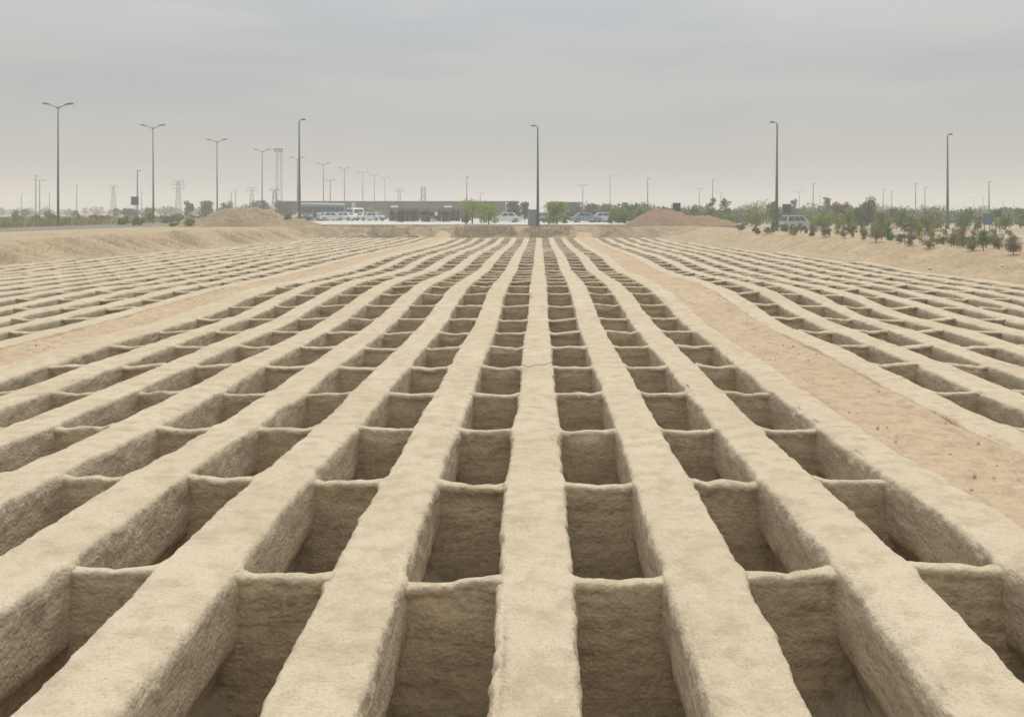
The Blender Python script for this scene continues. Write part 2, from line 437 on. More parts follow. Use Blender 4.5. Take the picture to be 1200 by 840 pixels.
medium_end = [np_mesh('end_wall', *end_wall_verts(22, True, 200+i), [M['end']]) for i in range(10)]
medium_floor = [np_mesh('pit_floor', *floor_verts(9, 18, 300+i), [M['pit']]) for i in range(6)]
def clod_mesh(i):
    me = bpy.data.meshes.new('soil_clod')
    import bmesh
    bm = bmesh.new(); bmesh.ops.create_icosphere(bm, subdivisions=2, radius=.08)
    for v in bm.verts:
        d = 1 + .5*float(fbm(v.co.x*14+i*5, v.co.y*14, v.co.z*14, 2)); v.co = Vector((v.co.x*d*1.3, v.co.y*d, v.co.z*d*.7))
    bm.to_mesh(me); bm.free(); me.materials.append(M['pit']); return me
clods = [clod_mesh(i) for i in range(4)]
for gi, g in enumerate(top):
    near = g['y'] < 13.5 and abs(g['xc']) < 10
    lab = f"open grave, {ORD[g['order']-1]} from the front, {where(g)}"
    e = empty('open_grave', (g['xc'], g['y'], g['z']), lab, 'grave', 'open graves in long columns')
    me = np_mesh('end_wall', *end_wall_verts(44, True, gi+1), [M['end']]) if near else medium_end[gi % 10]
    w = link('end_wall', me, e, (0, 0, random.uniform(-.014, .003)))
    w.rotation_euler = (0, 0, random.uniform(-.03, .03))
    if not near: w.scale = (1, 1.35 if g['bn'] == 'centre' else 1.8, 1)
    if g['bn'] != 'centre': w.location.z += .012
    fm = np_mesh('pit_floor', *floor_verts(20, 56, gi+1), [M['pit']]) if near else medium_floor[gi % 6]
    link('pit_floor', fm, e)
    if near:
        for j in range(random.randint(4, 7)):
            s = random.choice((-1, 1))
            c = link('soil_clod', random.choice(clods), e, (s*random.uniform(.10, .33), -random.uniform(.12, 1.9), -.95+random.uniform(-.04, .10)))
            c.rotation_euler = (random.uniform(0, 1), random.uniform(0, 1), random.uniform(0, 6)); c.scale = (random.uniform(.4, 1.5),)*3
vs, qs, ms, off = [], [], [], 0
for gi, g in enumerate(rest):
    v, q = end_wall_verts(9, False, gi+500); v = v*np.array([1, 1.8, 1]) + np.array([0, 0, .015]); o3 = np.array([g['xc'], g['y'], g['z']])
    vs.append(v+o3); qs.append(q+off); ms += [0]*len(q); off += len(v)
    v, q = floor_verts(5, 7, gi+500)
    vs.append(v+o3); qs.append(q+off); ms += [1]*len(q); off += len(v)
me = np_mesh('distant_graves', np.concatenate(vs), np.concatenate(qs), [M['path'], M['pit']], True, ms)
o = link('distant_graves', me)
tag(o, 'hundreds of small open graves in the far rows of the field', 'graves', None, 'stuff')
M_endfar = earth('mud_plaster_far_cross_wall', (.47, .385, .265), (.34, .275, .18), (.53, .45, .32), 0.3, 0.5, 55)
me.materials[0] = M_endfar

# --- bare soil sheet between the walls, with openings where the graves are
xs = sorted(set([-27.5, 18.6] + [round(x, 4) for b in BLOCKS.values() for x in b]))
ys = [1.4] + [ry(k) for k in range(0, 43)]
occ = set()
for bn, ci, xa, xb, n in columns:
    for k in range(n): occ.add((round(xa, 4), k))
xs_a, ys_a = np.array(xs), np.array(ys)
XX, YY = np.meshgrid(xs_a, ys_a, indexing='ij')
ZZ = zf(XX, YY) - .11
q = gridq(len(xs), len(ys))[:, ::-1]
keep = []
for i in range(len(xs)-1):
    for j in range(len(ys)-1):
        keep.append((xs[i], j-1) not in occ)
q = q[np.array(keep)]
tag(link('field_ground', np_mesh('field_ground', np.stack([XX, YY, ZZ], -1), q, [M['ground']])), kind='structure')

# --- the two sandy paths between the blocks, ramping out over the far bank
def path(name, xa, xb, seed):
    y = [1.5]
    while y[-1] < 99: y.append(y[-1] + min(max(.05*y[-1]/6, .05), .5))
    y = np.array(y)[None, :]; x = np.linspace(xa, xb, int((xb-xa)/.045))[:, None]
    edge = np.minimum(x-xa, xb-x)
    z = zf(x, y) - .045 + .035*fbm(x*.9, y*.7, seed, 3) + .022*fbm(x*4, y*4, seed+3, 3) + .010*vnoise(x*14, y*14, seed)
    z = z + .02*np.exp(-((edge-.25)/.12)**2) - .07*np.exp(-(edge/.15)**2) - .02*np.clip(vnoise(x*3.1, y*2.3, seed+9)-.45, 0, 1)*2
    for o_, sg in ((-.36, 1), (.33, 2)):
        z = z - .035*np.exp(-((x-(xa+xb)/2-o_-.12*vnoise(y*.16, sg, seed))/.09)**2)*(.6+.4*vnoise(y*1.3, sg, seed+2))
    z = z - .03*np.clip(vnoise(x*3.4, y*1.9, seed+20)-.38, 0, 1)
    up = sstep(YB-.6, YB+3.6, y)
    z = z*(1-up) + (G+.03)*up + .02*fbm(x*1.5, y*1.5, seed, 2)*up
    z = z - up*.30*np.exp(-edge/.22)*(.6+.6*vnoise(x*2, y*2, seed+4)) - sstep(95.5, 98.5, y)*.12
    X, Y = np.broadcast_arrays(x, y)
    tag(link(name, np_mesh(name, np.stack([X, Y, z], -1), gridq(X.shape[0], X.shape[1])[:, ::-1], [M['path']])), kind='structure')
path('sandy_path', -8.68*P+.06, -7*P-.38, 1.0)
path('sandy_path', 3*P+.05, 4.46*P-.06, 5.0)

# --- banks and the land out to the horizon: one sheet of rings round the field
corner = [(XL(0), 1.5), (XL(20), 20), (XL(45), 45), (XL(70), 70), (XL(YB), YB), (-10, YB+.3), (0, YB+.4), (XR(YB), YB), (XR(75), 75), (XR(60), 60), (XR(47), 47), (XR(30), 30), (XR(0), 1.5), (0, 1.4)]
pts = []
for i, a in enumerate(corner):
    b = corner[(i+1) % len(corner)]; d = math.dist(a, b)
    fine = .22 if not (a[1] < 2 and b[1] < 2) else .5
    n = max(2, int(d/fine))
    for j in range(n): pts.append((a[0]+(b[0]-a[0])*j/n, a[1]+(b[1]-a[1])*j/n))
pts = np.array(pts); Kp = len(pts)
for _ in range(10):
    pts = .5*pts + .25*(np.roll(pts, 1, 0)+np.roll(pts, -1, 0))
tang = np.roll(pts, -4, 0)-np.roll(pts, 4, 0); tang /= np.linalg.norm(tang, axis=1, keepdims=True)
nor = np.stack([tang[:, 1], -tang[:, 0]], 1)
cen = np.array([-5, 45.])
if np.mean(np.sum(nor*(pts-cen), 1)) < 0: nor = -nor
sarc = np.concatenate([[0], np.cumsum(np.linalg.norm(np.diff(pts, axis=0), axis=1))])
ts = [-.35, -.1, 0, .15, .3, .5, .7, .9, 1.1, 1.3, 1.5, 1.7, 1.9, 2.1, 2.3, 2.5, 2.7, 3.0, 3.4, 3.9, 4.5, 5.5, 7, 9, 12, 16, 24, 40, 70, 120, 200, 350, 600, 940]
rings = []
for t in ts:
    xy = pts + nor*t
    base = zf(pts[:, 0], pts[:, 1]) - .06
    left = (nor[:, 0] < -.7); right = nor[:, 0] > .7
    rw, lw = sstep(.3, .9, nor[:, 0]), sstep(.3, .9, -nor[:, 0])
    wd = 2.5 + 2.2*rw + .7*lw
    up = sstep(0, 1, t/wd)
    ext_f = np.sin(math.pi*np.clip(t/wd, 0, 1))
    z = base*(1-up) + gr(xy[:, 0])*up
    if t < 0: z = base - .14
    face = ext_f
    g1 = sarc + t*.95
    rill = np.abs(vnoise(g1*.80, 3.0, 0))*1.2 + .5*np.abs(vnoise(g1*2.1, t*.3, 5.0))
    amp = np.where(left, .72, np.where(right, .13, .10))
    if t > 0: z = z - face*amp*(.9-rill) + face*.09*fbm(sarc*1.3, t*1.6, 2, 3)
    crest = math.exp(-((t-2.7)/.9)**2)
    z = z + crest*np.where(left, .07, .05)*fbm(sarc*.35, 1.0, 7, 3)
    if 0 < t < 16: z = z + .015*fbm(sarc*2.5, t*2.5, 9, 2)
    rings.append(np.stack([xy[:, 0], xy[:, 1], z], -1))
V = np.stack(rings, 0)
def bank_mat():
    m = earth('bank_soil', (.41, .315, .205), (.27, .20, .125), (.51, .405, .275), 0.45, 1.2, 16)
    nt = m.node_tree; b = nt.nodes['Principled BSDF']
    src = b.inputs['Base Color'].links[0].from_socket
    pos = nt.nodes.new('ShaderNodeNewGeometry').outputs['Position']
    sp = nt.nodes.new('ShaderNodeSeparateXYZ'); nt.links.new(pos, sp.inputs[0])
    n = noise(nt, pos, 0.9, 5)
    far = nt.nodes.new('ShaderNodeMath'); far.operation = 'MULTIPLY'
    nt.links.new(ramp(nt, sp.outputs[1], 90.5, 92.0), far.inputs[0]); nt.links.new(ramp(nt, n, .36, .56), far.inputs[1])
    lim = nt.nodes.new('ShaderNodeMath'); lim.operation = 'MULTIPLY'
    nt.links.new(far.outputs[0], lim.inputs[0]); nt.links.new(ramp(nt, sp.outputs[1], 97.5, 96.2), lim.inputs[1])
    c = mix(nt, lim.outputs[0], src, (.285, .225, .145))
    n2 = noise(nt, vscale(nt, pos, (1, .35, 1)), 1.1, 5)
    c = mix(nt, ramp(nt, n2, .54, .72, 0, .55), c, (.31, .24, .155))
    nt.links.new(c, b.inputs['Base Color'])
    return m
M['bank'] = bank_mat()
me = np_mesh('ground', V, gridq(len(ts), Kp, 0, True), [M['bank']])
if np.mean([p.normal.z for p in list(me.polygons)[::97]]) < 0: me.flip_normals()
tag(link('ground', me), kind='structure')

def slab(name, x0, x1, y0, y1, z, mat, kind='structure', skew=0.0):
    mb = MB(); h = .3
    mb.add([(x0, y0, z-h), (x1, y0, z-h), (x1+skew, y1, z-h), (x0+skew, y1, z-h), (x0, y0, z), (x1, y0, z), (x1+skew, y1, z), (x0+skew, y1, z)],
           [(3, 2, 1, 0), (4, 5, 6, 7), (0, 1, 5, 4), (1, 2, 6, 5), (2, 3, 7, 6), (3, 0, 4, 7)])
    return tag(mb.build(name, mat), kind=kind)
slab('road', -47.4, -40.5, 12, 560, G+.03, M['asphalt'])
slab('kerb', -40.5, -40.2, 12, 560, G+.10, M['kerb'])
slab('kerb', -47.7, -47.4, 12, 560, G+.10, M['kerb'])
slab('plaza', -34, 11.5, 99.6, 172, G+.06, M['plaza'])
slab('kerb', -34, 11.5, 99.3, 99.6, G+.15, M['kerb'])
slab('service_road', 27, 120, 71, 75.5, G-.42, M['service'])
slab('service_road', 27, 150, 112, 119, G-.42, M['service'])

def at(px, Y, z=None): return ((px-VX)*Y/F, Y, float(gr((px-VX)*Y/F)) if z is None else z)
def zt(py, Y): return CH + (VY-py)*Y/F

# ------------------------------------------------------------------ poles and lamps
def street_lamp():
    H = 11.5
    e = empty('street_lamp', (0, 0, 0), 'x', 'street lamp', 'double-armed lamps along the left road')
    mb = MB(); mb.tube([(0, 0, 0), (0, 0, 3), (0, 0, H-.1)], [.12, .105, .055], 8); mb.tube([(0, 0, 0), (0, 0, .5)], .16, 8)
    mb.build('pole', M['pole'], e, True)
    for s in (-1, 1):
        a = MB(); a.tube([(0, 0, H-.35), (s*.3, 0, H-.12), (s*.8, 0, H+.04)], [.05, .045, .04], 6)
        ao = a.build('arm', M['pole'], e, True)
        h = MB(); pr = [(-.38, -.03), (-.3, .07), (.1, .11), (.36, .06), (.4, -.03)]
        h.prism([(s*(1.03+x), H+.1+z+.16*x) for x, z in pr], -.14, .14)
        ho = h.build('lamp_head', M['lamp'], e, False)
        l = MB(); l.box((s*1.03, 0, H+.055), (.55, .2, .04)); l.build('lens', M['glass_lamp'], ho)
    return e
ROWY = [87, 108.5, 130, 151, 173, 194, 215, 237, 254, 271]
lamp = street_lamp()
for i, Y in enumerate(ROWY):
    o = lamp if i == 0 else copy_tree(lamp)
    o.location = (-44.6*1.1, Y*1.1, G); o.scale = (1.1, 1.1, 1.075)
    o.rotation_euler = (0, random.uniform(-.006, .006), random.uniform(-.1, .1))
    o['label'] = ('tall double-armed street lamp, nearest of the row along the left road' if i == 0 else
                  f'double-armed street lamp, {ORD[i]} from the near end of the row along the left road')

def light_pole(h=10.4):
    e = empty('light_pole', (0, 0, 0), 'x', 'light pole', 'tall single-headed poles at the field edge')
    mb = MB(); mb.tube([(0, 0, 0), (0, 0, 4), (0, 0, h)], [.17, .13, .075], 8); mb.build('pole', M['polet'], e, True)
    mb = MB(); mb.box((0, 0, .03), (.5, .5, .06)); mb.tube([(0, 0, .05), (0, 0, .55)], .2, 8); mb.build('base_plate', M['polet'], e)
    mb = MB(); mb.tube([(0, 0, h-.02), (.12, 0, h+.12), (.42, 0, h+.16)], [.05, .045, .04], 6)
    mb.build('arm', M['polet'], e, True)
    mb = MB(); mb.prism([(.3, h+.1), (.3, h+.24), (.55, h+.26), (.75, h+.16), (.72, h+.1)], -.13, .13); mb.build('lamp_head', M['lamp'], e)
    return e
lp = light_pole()
for i, (px, Y, top, rz, lab) in enumerate([(351, 104, 140, .1, 'tall slim green pole rising behind the tan soil heap by the bus'),
                                           (630.3, 97.2, 147, 2.6, 'tall slim dark pole in line with the central wall, beside the grey cabinet'),
                                           (910, 92, 143, 3.0, 'tall slim green pole beside the parked white car'),
                                           (1110.5, 107, 157, .5, 'tall slim green pole among saplings above the right bank')]):
    o = lp if i == 0 else copy_tree(lp)
    o.location = at(px, Y); s = (zt(top, Y)-at(px, Y)[2])/10.6
    o.scale = (1, 1, s); o.rotation_euler = (0, random.uniform(-.006, .004), rz); o['label'] = lab

def far_pole():
    e = empty('lamp_post', (0, 0, 0), 'x', 'lamp post', 'thin distant lamp posts on the horizon')
    mb = MB(); mb.tube([(0, 0, 0), (0, 0, 10)], [.17, .10], 6); mb.build('pole', M['pole'], e, True)
    mb = MB(); mb.box((.25, 0, 10.05), (.7, .25, .14)); mb.build('lamp_head', M['lamp'], e)
    return e
def far_double():
    e = empty('lamp_post', (0, 0, 0), 'x', 'lamp post', 'thin distant lamp posts on the horizon')
    mb = MB(); mb.tube([(0, 0, 0), (0, 0, 10)], [.16, .10], 6); mb.tube([(-.8, 0, 10.05), (0, 0, 9.9), (.8, 0, 10.05)], .06, 6); mb.build('pole', M['pole'], e, True)
    for s in (-1, 1):
        mb = MB(); mb.box((s*1.1, 0, 10.1), (.75, .25, .16)); mb.build('lamp_head', M['lamp'], e)
    return e
fp, fd = far_pole(), far_double()
used = set()
FAR = [(42, 206, 0, 235, 'paired close beside a double-headed post at far left'), (46.5, 211, 1, 245, 'paired close beside a single post at far left'),
       (25, 228, 0, 330, 'short and faint near the left picture edge'), (58, 226, 0, 330, 'short and faint just left of the nearest street lamp'),
       (90, 217, 0, 300, 'alone between the nearest street lamp and a pylon'), (161, 200, 0, 175, 'standing beside the dark board on the left'),
       (166, 226, 0, 330, 'faint, just right of the dark board on the left'), (271, 225, 0, 320, 'faint, left of a pair behind the tan soil heap'), (276, 222, 0, 310, 'right one of the faint pair behind the tan soil heap'),
       (387, 211, 1, 255, 'short and double-headed above the bus roof'), (547, 207, 0, 230, 'rising behind the long brown building at its tree end'),
       (563, 226, 1, 370, 'faint and double-headed above the pale green trees'), (683, 217, 1, 270, 'double-headed above the dark green trees right of centre'),
       (715, 206, 0, 330, 'faint tall, right of the dark green trees'), (759, 209, 0, 240, 'above the left shoulder of the brown soil heap'),
       (819.5, 221, 1, 320, 'faint and double-headed, right of the brown soil heap'), (835, 211, 0, 245, 'taller, above the thin sapling right of the brown soil heap'),
       (845, 226, 0, 350, 'short and faint between the two thin saplings'), (937, 225, 1, 350, 'faint and double-headed above the white car'),
       (953, 215, 0, 260, 'right of the white car, left of the reddish tree'), (961, 229, 0, 380, 'short, close left of the reddish tree'), (1035, 222, 0, 310, 'faint, first right of the reddish tree'),
       (1045, 224, 0, 330, 'faint, near the small dark square board'), (1073, 215, 0, 250, 'dark, left of two close posts near the tallest right pole'),
       (1084, 219, 0, 280, 'right of two close posts near the tallest right pole'), (1141, 232, 1, 420, 'faint and double-headed left of the blue board'),
       (1152, 231, 0, 420, 'short and faint just left of the blue board'), (1159, 213, 0, 210, 'directly behind the blue board'), (1176, 235, 0, 450, 'faint and short, right of the blue board'),
       (1188, 238, 0, 470, 'faintest and shortest near the right picture edge')]
for px, py, dbl, Y, d in FAR:
    src = fd if dbl else fp
    o = copy_tree(src) if dbl in used else src
    used.add(dbl)
    o.location = at(px, Y); o.scale = (1, 1, (zt(py, Y)-at(px, Y)[2])/10.1); o.rotation_euler = (0, 0, random.uniform(-.6, .6))
    o['label'] = 'thin distant lamp post, ' + d

# lattice towers
def lattice(name, h, wb, wt, label, cat, group, arms=0, head=False, r=.05):
    e = empty(name, (0, 0, 0), label, cat, group)
    c = [(-1, -1), (1, -1), (1, 1), (-1, 1)]
    def w(z): return wb + (wt-wb)*z/h
    for a, b in c:
        mb = MB(); mb.tube([(a*wb/2, b*wb/2, 0), (a*wt/2, b*wt/2, h)], r, 5); mb.build('leg', M['steel'], e)
    mb = MB(); n = max(5, int(h/((wb+wt)*.9))); zs = [h*i/n for i in range(n+1)]
    for z0, z1 in zip(zs, zs[1:]):
        for (a, b), (a2, b2) in zip(c, c[1:]+c[:1]):
            mb.tube([(a*w(z0)/2, b*w(z0)/2, z0), (a2*w(z1)/2, b2*w(z1)/2, z1)], r*.42, 4)
            mb.tube([(a2*w(z0)/2, b2*w(z0)/2, z0), (a*w(z1)/2, b*w(z1)/2, z1)], r*.42, 4)
            mb.tube([(a*w(z1)/2, b*w(z1)/2, z1), (a2*w(z1)/2, b2*w(z1)/2, z1)], r*.42, 4)
    mb.build('bracing', M['steel'], e)
    for i in range(arms):
        z = h*(1-.11*i)-.2; L = (2.2+.5*(i % 2))*h/14
        mb = MB()
        for s in (-1, 1):
            mb.tube([(s*w(z)/2, 0, z), (s*L, 0, z+.25)], r*.9, 4); mb.tube([(s*w(z)/2, 0, z+.8), (s*L, 0, z+.25)], r*.7, 4)
            mb.tube([(s*L, 0, z+.25), (s*L, 0, z-.5)], r*1.2, 4)
        mb.build('cross_arm', M['steel'], e)
    if head:
        mb = MB(); mb.box((0, 0, h+.05), (wt*1.9, wt*1.6, .1))
        for s in (-1, 1): mb.tube([(s*wt*.9, -.6, h+.1), (s*wt*.9, -.6, h+.7)], .04, 4)
        mb.build('platform', M['steel'], e)
        for s in (-1, -.33, .33, 1):
            mb = MB(); mb.box((s*wt*.8, -.7, h+.45), (.32, .25, .4)); mb.build('floodlight', M['lamp'], e)
    return e
o = lattice('floodlight_mast', zt(178, 205)-G, 1.25, .95, 'tall lattice mast with floodlights on top, left of the slim green pole', 'mast', None, 0, True, .032); o.location = at(327, 205)
for px, py, Y, a, lab in [(209, 212, 380, 3, 'small lattice pylon with crossarms, left of the tan soil heap'), (133, 218, 420, 1, 'faint lattice pylon with a single wide top arm at left'),
                          (295, 220, 450, 2, 'faint lattice pylon straight above the tan soil heap'), (468, 221, 460, 2, 'faint lattice pylon over the left end of the crowd'),
                          (322, 222, 300, 1, 'short lattice pylon close left of the floodlight mast')]:
    o = lattice('pylon', zt(py, Y)-G, 2.2, .7, lab, 'pylon', 'lattice pylons on the horizon', a, False, .10); o.location = at(px, Y)
o = lattice('chimney_frame', zt(219, 300)-G, 1.4, 1.2, 'dark narrow lattice tower rising behind the crowd', 'tower', None, 0, False, .11); o.location = at(496, 300)

# ------------------------------------------------------------------ boards and cabinet
def board(px, Y, top, bot, wpx, mat, label, legs=2, frame=True):
    x, y, z = at(px, Y); w = wpx*Y/F; t, b = zt(top, Y)-z, zt(bot, Y)-z
    e = empty('sign_board', (x, y, z), label, 'sign', None)
    mb = MB(); mb.box((0, 0, (t+b)/2), (w, .07, t-b)); mb.build('panel', mat, e)
    if frame:
        mb = MB()
        for s in (-1, 1): mb.box((s*(w/2+.03), 0, (t+b)/2), (.06, .11, t-b+.12))
        for zz in (t+.03, b-.03): mb.box((0, 0, zz), (w-.002, .1, .06))
        mb.build('frame', M['pole'], e)
    for s in ((-1, 1) if legs == 2 else (0,)):
        mb = MB(); mb.tube([(s*w*.36, .075, 0), (s*w*.36, .075, t-.1)], .045, 6); mb.build('post', M['pole'], e)
board(158, 150, 231, 240, 8, M['boardb'], 'dark square board on a post at left, beside a thin lamp post', 1)
board(793, 105, 238.5, 248, 8, M['boardb'], 'dark square board standing up behind the brown soil heap', 1)
board(922, 104, 240, 250, 9, M['board'], 'dark square board directly above the white car', 2)
board(1047, 104, 246, 253.5, 8, M['board'], 'small dark board on a post between saplings, right of the reddish tree', 1)
board(1157, 96, 251, 263, 8.4, M['blue'], 'blue upright information board above the right bank', 2)
board(1169.5, 92, 247.5, 254, 7, M['board'], 'dark green board on two pale legs right of the blue board', 2)

e = empty('utility_cabinet', at(624, 98), 'grey blue steel cabinet beside the central tall pole', 'cabinet')
mb = MB(); mb.box((0, 0, .88), (.95, .7, 1.56)); mb.build('body', M['cab'], e, bevel=.015)
mb = MB(); mb.box((0, 0, 1.70), (1.06, .82, .08)); mb.build('roof', M['cab'], e)
mb = MB(); mb.box((0, 0, .05), (.9, .64, .1)); mb.build('plinth', M['kerb'], e)
for s in (-1, 1):
    mb = MB(); mb.box((s*.225, -.36, .9), (.42, .03, 1.4)); d = mb.build('door', M['cab'], e)
    mb = MB(); mb.box((s*.06, -.385, .95), (.025, .03, .16)); mb.build('handle', M['dark'], d)

# ------------------------------------------------------------------ soil heaps
def heap(name, px, Y, wpx, toppy, mat, label, seed, peaks, depth=9):
    x, y, z = at(px, Y, G); W = wpx*Y/F/2; H = zt(toppy, Y)-G
    nx, ny = 170, 90
    X = np.linspace(-W, W, nx)[:, None]; Yy = np.linspace(-depth/2, depth/2, ny)[None, :]
    h = 0
    for cx, wx, hh in peaks:
        r = np.sqrt(((X/W-cx)/wx)**2 + (Yy/(depth*.5))**2)
        h = np.maximum(h, hh*H*np.clip(1-r, 0, 1)**.82 * (1-.18*np.exp(-(r/.16)**2)))
    h = h*(1+.16*fbm(X*.7, Yy*.7, seed, 3)) + np.clip(h*2, 0, 1)*(.16*fbm(X*1.9, Yy*1.9, seed, 4)+.06*vnoise(X*6, Yy*6, seed)) - .05 - .35*(h < .015)
    Xb, Yb = np.broadcast_arrays(X, Yy)
    o = link(name, np_mesh(name, np.stack([Xb, Yb, h], -1), gridq(nx, ny)[:, ::-1], [mat]), None, (x, y, z))
    tag(o, label, 'soil heap')
heap('soil_heap', 287, 98.2, 186, 236.5, M['mound_a'], 'large tan soil heap with scrub on it, left of the bus', 3, [(0, .72, 1.0), (.5, .55, .45), (-.6, .42, .42)], 6.8)
heap('soil_heap', 798, 102.5, 150, 241.0, M['mound_b'], 'brown reddish soil heap right of centre beyond the ramp', 8, [(-.28, .62, 1.0), (.22, .78, .62)], 8)

# ------------------------------------------------------------------ long building
BY = 215
x0, x1 = (326-VX)*BY/F, (606-VX)*BY/F
e = empty('long_building', ((x0+x1)/2, BY+6, G), 'long low flat-roofed brown brick building behind the crowd', 'building')
W = x1-x0; Hb = zt(237, BY)-G
mb = MB(); mb.box((0, 0, Hb/2), (W, 11, Hb)); mb.build('wall', M['brick'], e)
mb = MB(); mb.box((0, 0, Hb+.1), (W+.5, 11.5, .28)); mb.build('roof', M['brick'], e)
for px in (414, 594, 497):
    mb = MB(); mb.box(((px-VX)*BY/F-(x0+x1)/2, -5.6, Hb/2), (.85, .25, Hb)); mb.build('pilaster', M['brickpale'] if px != 497 else M['brick'], e)
i = 0
for px in range(336, 604, 12):
    if abs(px-414) < 5 or abs(px-594) < 5 or abs(px-497) < 5: continue
    i += 1
    wx = (px-VX)*BY/F-(x0+x1)/2
    big = (i % 5 == 3)
    mb = MB(); mb.box((wx, -5.52, .06+1.15 if big else 2.1), (1.5, .06, 2.3 if big else .9)); w = mb.build('door' if big else 'window', M['dark'], e)
    if not big:
        mb = MB(); mb.box((wx, -5.56, 1.62), (1.66, .16, .07)); mb.build('sill', M['brickpale'], w)
for px in (462, 525):
    mb = MB(); mb.box(((px-VX)*BY/F-(x0+x1)/2, -5.75, Hb-1.0), (1.7, .4, .42)); mb.build('light_canopy', M['white'], e)
x0, x1 = (648-VX)*BY/F, (658-VX)*BY/F
e = empty('brick_hut', (2*(651-VX)*BY/F/2+2, BY+3, G), 'small flat-roofed brown brick hut behind the bright green tree', 'building')
mb = MB(); mb.box((0, 0, 1.75), (7.5, 5, 3.5)); mb.build('wall', M['brick'], e)
mb = MB(); mb.box((0, 0, 3.6), (7.9, 5.4, .25)); mb.build('roof', M['brick'], e)
mb = MB(); mb.box((-1.5, -2.52, 1.05), (.95, .06, 2.1)); mb.build('door', M['dark'], e)
mb = MB(); mb.box((1.2, -2.52, 1.9), (1.3, .06, 1.0)); mb.build('window', M['dark'], e)

# ------------------------------------------------------------------ vehicles
def wheel(e, x, y, r=.31):
    s = 1 if y > 0 else -1
    mb = MB(); n = 16
    mb.tube([(x, y-.1, r), (x, y-.08, r), (x, y+.08, r), (x, y+.1, r)], [r*.9, r, r, r*.9], n)
    w = mb.build('wheel', M['rubber'], e)
    mb = MB(); mb.tube([(x, y+s*.085, r), (x, y+s*.108, r)], [r*.62, r*.55], 12); mb.build('rim', M['rim'], w)

def car(paint_m, label, loc, rz, group='cars parked beyond the field', sx=1.0, hatch=False):
    RB, RT, z1 = (-2.0, -1.72, 1.56) if hatch else (-1.62, -1.05, 1.40)
    e = empty('parked_car', loc, label, 'car', group, rz)
    mb = MB()
    lower = [(-2.1, .32), (-2.12, .62), (-2.02, .84), (-1.25, .90), (.95, .88), (1.75, .80), (2.06, .64), (2.1, .34), (1.7, .24), (-1.7, .24)]
    mb.prism(lower, -.80, .80)
    vs = [(RB, -.76, .87), (1.10, -.76, .87), (1.10, .76, .87), (RB, .76, .87), (RT, -.60, z1), (.38, -.60, z1), (.38, .60, z1), (RT, .60, z1)]
    mb.add(vs, [(3, 2, 1, 0), (4, 5, 6, 7), (0, 1, 5, 4), (1, 2, 6, 5), (2, 3, 7, 6), (3, 0, 4, 7)])
    mb.build('body', paint_m, e, False, bevel=.035)
    def pane(name, q, off):
        mb = MB(); vv = [Vector(p) for p in q]; n = Vector(off)
        mb.add([p+n*.004 for p in vv]+[p+n*.016 for p in vv], [(0, 1, 2, 3), (7, 6, 5, 4), (0, 4, 5, 1), (1, 5, 6, 2), (2, 6, 7, 3), (3, 7, 4, 0)]); mb.build(name, M['glass'], e)
    def P3(u, w, s): # on the cabin side: u along, w up
        xb = RB+(1.10-RB)*u; xt = RT+(.38-RT)*u
        return (xb+(xt-xb)*w, s*(.76-.16*w), .87+(z1-.87)*w)
    for s in (-1, 1):
        for u0, u1 in (((.06, .32), (.36, .60), (.64, .88)) if hatch else ((.12, .47), (.52, .86))):
            pane('side_window', [P3(u0, .14, s), P3(u1, .14, s), P3(u1, .86, s), P3(u0, .86, s)], (0, s, .3))
    def FR(v, w): return (1.10-.72*w, v*(.76-.16*w), .87+(z1-.87)*w)
    def RR(v, w): return (RB+(RT-RB)*w, v*(.76-.16*w), .87+(z1-.87)*w)
    pane('windscreen', [FR(-.88, .1), FR(.88, .1), FR(.88, .9), FR(-.88, .9)], (.6, 0, .8))
    pane('rear_window', [RR(-.86, .14), RR(.86, .14), RR(.86, .86), RR(-.86, .86)], (-.6, 0, .8))
    for s in (-1, 1):
        mb = MB(); mb.box((2.06, s*.58, .63), (.08, .34, .14)); mb.build('headlight', M['lens'], e)
        mb = MB(); mb.box((-2.09, s*.6, .72), (.07, .28, .14)); mb.build('tail_light', M['red'], e)
        for x in (-1.3, 1.32): wheel(e, x, s*.76)
    for x in (2.11, -2.13):
        mb = MB(); mb.box((x, 0, .42), (.1, 1.6, .17)); mb.build('bumper', M['rubber'], e, bevel=.02)
    e.scale = (sx,)*3
    return e
car(M['silverd'], 'dusty silver estate car parked above the right bank beside a tall green pole', at(935, 103), math.pi*.12, None, .98, True)
car(M['white'], 'white car seen end on, half hidden by trees at the tall right pole', at(1116, 165), math.pi*.55, None)
car(M['silver'], 'pale car parked in front of the dark tree left of the grey cabinet', at(592, 128), math.pi*1.06)
car(M['teal'], 'greenish car parked left of the bright green tree', at(640, 128), math.pi*.4)
car(M['white'], 'white car peeping out between the tan soil heap and the bus', at(356, 165), .3)
car(M['bluec'], 'dark blue-grey car right of the bright green tree', at(687, 128), .15)
car(M['silver'], 'silver car in front of the dark trees right of centre', at(704, 130), math.pi)
car(M['teal'], 'dark teal car in front of the dark trees, nearest the brown soil heap', at(720, 131), .1)
for i, (px, Y, m, rz, c) in enumerate([(388, 150, 'silver', .5, 'silver car right beside the bus'), (402, 152, 'white', 2.9, 'white car parked between the silver car and the pale van'),
                                       (429, 155, 'white', .9, 'white car right of the pale van'), (437, 150, 'silver', 2.6, 'silver car at the crowd end of the parked row')]):
    car(M[m], c, at(px, Y), rz)
